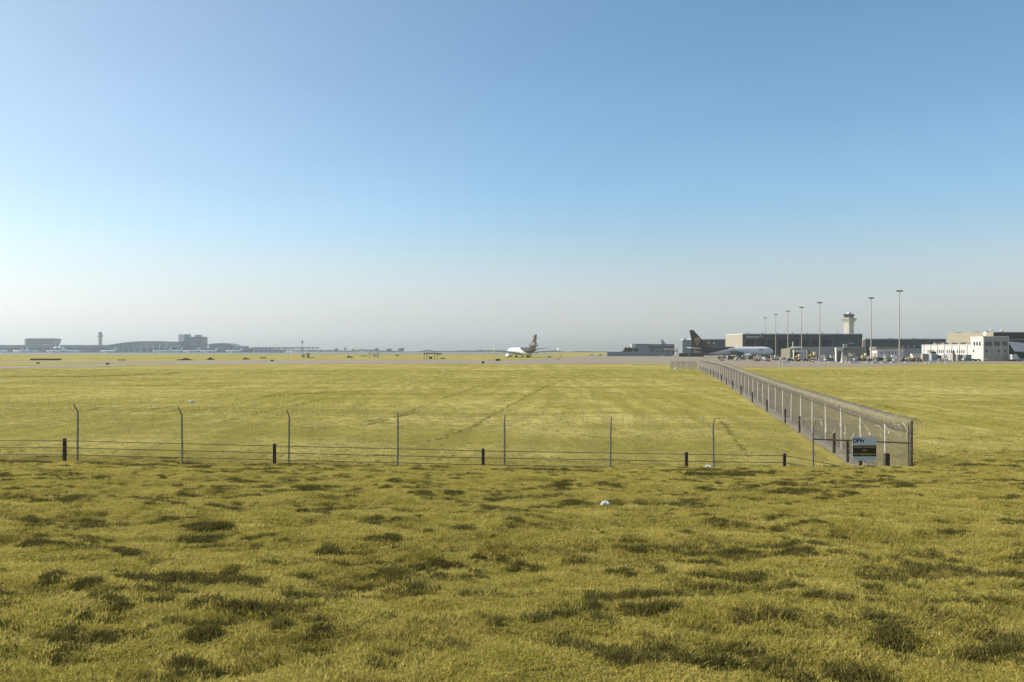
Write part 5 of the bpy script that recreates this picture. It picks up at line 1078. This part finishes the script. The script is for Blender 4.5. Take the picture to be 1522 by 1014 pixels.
for k in range(5): MB().box(-w_/2+2, w_/2-2, -.3, -.05, h-6.5-k*6.4, h-3.4-k*6.4).build('window_band', M['terminal_dark'], t)
dome_hall('smaller far terminal hall with a rounded end dome past the tallest hotel', [(299,511.6),(312,511.8),(322,510.4),(334,510.0),(343,511.3),(349,514.0),(352,516)], 2060, 50, M['roof_metal'], M['terminal_dark'])
D = 2050; t, w_, h = bld('terminal_building', 'low far terminal block under the end dome and the elevated walkway', 345, 400, D, 30, 517.2, M['terminal'], 'terminal', roofm=M['roof_metal'])
MB().box(-w_/2+1, w_/2-1, -.5, -.1, 1.5, h*.6).build('glass_band', M['terminal_dark'], t); MB().box(-w_*.28, -w_*.10, 3, 15, h+.4, h+4.5).build('rooftop_plant', M['terminal'], t)
D = 2000; xa, xb = PX(376, D), PX(473, D); t = thing('elevated_walkway', 'long low elevated walkway on white columns ending before the open horizon', 'walkway', ((xa+xb)/2, D, fz(D))); w_ = xb-xa; h = PZ(516.8, D)-fz(D)
MB().box(-w_/2, w_/2, 0, 8, h-1.6, h).build('deck', M['terminal'], t); MB().box(-w_/2, w_/2, -.1, .3, h, h+.9).build('parapet', M['terminal'], t)
for q in np.linspace(-w_/2+2, w_/2-2, 14): MB().box(q-.9, q+.9, 2, 6, -2, h-1.62).build('column', M['white'], t)
MB().box(-w_*.42, -w_*.05, 5, 30, -3, h*.55).build('rear_building', M['bluegrey'], t); rows(t, 'white_panel', M['white'], np.linspace(-w_*.45, -w_*.1, 7), h*.58, h*.82, 4.0, 1.2, .5)
D = 2400; t = thing('water_tower', 'small dark headed water tower on a pale stem above the elevated walkway', 'tower', (PX(449.3, D), D, fz(D))); zz = lambda py: PZ(py, D) - fz(D)
MB().lathe([(.4, zz(511)), (2.8, zz(509.8)), (2.8, zz(507)), (.5, zz(505.8))], n=14).build('tank', M['terminal_dark'], t); MB().lathe([(1.5, -2), (1.0, zz(511))], n=10).build('stem', M['conc_pale'], t); MB().box(-4, 4, -3, 3, 0, zz(516.5)).build('pump_house', M['terminal'], t)

# ------------------------------------------------------------------ trees
def tree(label, px, d, h, wd, seed, n=2600):
    r = random.Random(seed); t = thing('tree', label, 'tree', (PX(px, d), d, .0)); mb = MB(); mb.bar((0,0,-.3), (0,0,h*.45), wd*.05, 8, 0, wd*.03); tips = []
    for k in range(9):
        a = r.uniform(0, 6.28); e = Vector((math.cos(a)*wd*r.uniform(.2,.42), math.sin(a)*wd*r.uniform(.2,.42), h*r.uniform(.5,.88))); mb.bar((0,0,h*r.uniform(.2,.42)), e, wd*.025, 5, 0, wd*.008); tips.append((e, wd*r.uniform(.14,.26)))
    tips.append((Vector((0,0,h*.8)), wd*.22)); mb.build('trunk', M['bark'], t); mb = MB()
    for _ in range(n):
        c, q = r.choice(tips); v = Vector((r.gauss(0,1), r.gauss(0,1), r.gauss(0,.75))); v = v.normalized()*q*r.random()**.4; p = c + v; s = wd*.035*r.uniform(.6, 1.4)
        a = Vector((r.uniform(-1,1), r.uniform(-1,1), r.uniform(-1,1))).normalized()*s; b = a.orthogonal().normalized()*s*.7; mb.add([p-a, p+b, p+a, p-b], [(0,1,2,3)])
    mb.build('crown', M['crown'], t); return t
tree('round dark tree standing behind the blast wall, farther from the sheds', 930, 770, 7.6, 8.5, 1); tree('wider dark tree behind the blast wall, beside the blue grey block', 939.5, 770, 7.0, 9.5, 2)
for k, (px, d, hh, ww) in enumerate(((560, 2250, 13, 12), (578, 2300, 11, 16), (513, 2200, 15, 9), (525, 2200, 12, 8), (596, 2300, 12, 20), (500, 2200, 11, 12))):
    tr = tree(('hazy single tree on the horizon near the pale roofed shelter', 'hazy wide tree on the horizon past the pale roofed shelter', 'hazy tall slim tree on the horizon past the walkway end', 'hazy slim tree second past the walkway end', 'hazy widest tree on the horizon at mid picture', 'hazy low tree nearest the walkway end')[k], px, d, hh, ww, 10 + k, 900); tr.location.z = fz(d)
n = 26000; xw = np.concatenate([rng.uniform(PX(455, 2700), PX(1100, 2700), n*6//10), rng.uniform(PX(-300, 2700), PX(455, 2700), n*4//10)]); n = len(xw); yw = 2700 + rng.uniform(-60, 60, n)
prof = np.clip(3.2 + 9 * (vnoise(xw/70, yw*0, 91) + .25) + 5*vnoise(xw/22, yw*0, 92), 1.2, 12); prof *= np.interp(xw, [PX(455,2700), PX(560,2700), PX(760,2700), PX(900,2700)], [1.25, 1.1, .8, .7])
zw = rng.random(n)**.7 * prof + fz(2700); A = rng.normal(0, 1, (n, 3)); A /= np.linalg.norm(A, axis=1, keepdims=True); B = np.cross(A, rng.normal(0, 1, (n, 3))); B /= np.linalg.norm(B, axis=1, keepdims=True); s = rng.uniform(.8, 2.0, n)[:, None]
C = np.stack([xw, yw, zw], 1); co = np.stack([C-A*s, C+B*s*.7, C+A*s, C-B*s*.7], 1).reshape(-1, 3); me = bpy.data.meshes.new('distant_woods'); me.from_pydata(co.tolist(), [], (np.arange(n*4).reshape(-1, 4)).tolist()); me.materials.append(M['far_leaf']); o = bpy.data.objects.new('distant_woods', me); COL.objects.link(o)
tag(o, 'hazy belt of far woods along the flat horizon', 'woods', kind='stuff')
# ------------------------------------------------------------------ haze
HAZE = 0.00012
mb = MB(); mb.box(-4200, 4200, -80, 4300, -16.5, 96)
hz_o = mb.build('haze', bpy.data.materials.new('haze')); m = hz_o.data.materials[0]; m.use_nodes = True; n = m.node_tree.nodes; n.clear()
pv = n.new('ShaderNodeVolumePrincipled'); pv.inputs['Density'].default_value = HAZE; pv.inputs['Color'].default_value = (0.76, 0.88, 1.0, 1); pv.inputs['Density Attribute'].default_value = ''
pv.inputs['Anisotropy'].default_value = 0.3
oo = n.new('ShaderNodeOutputMaterial'); m.node_tree.links.new(pv.outputs[0], oo.inputs['Volume']); tag(hz_o, kind='stuff')
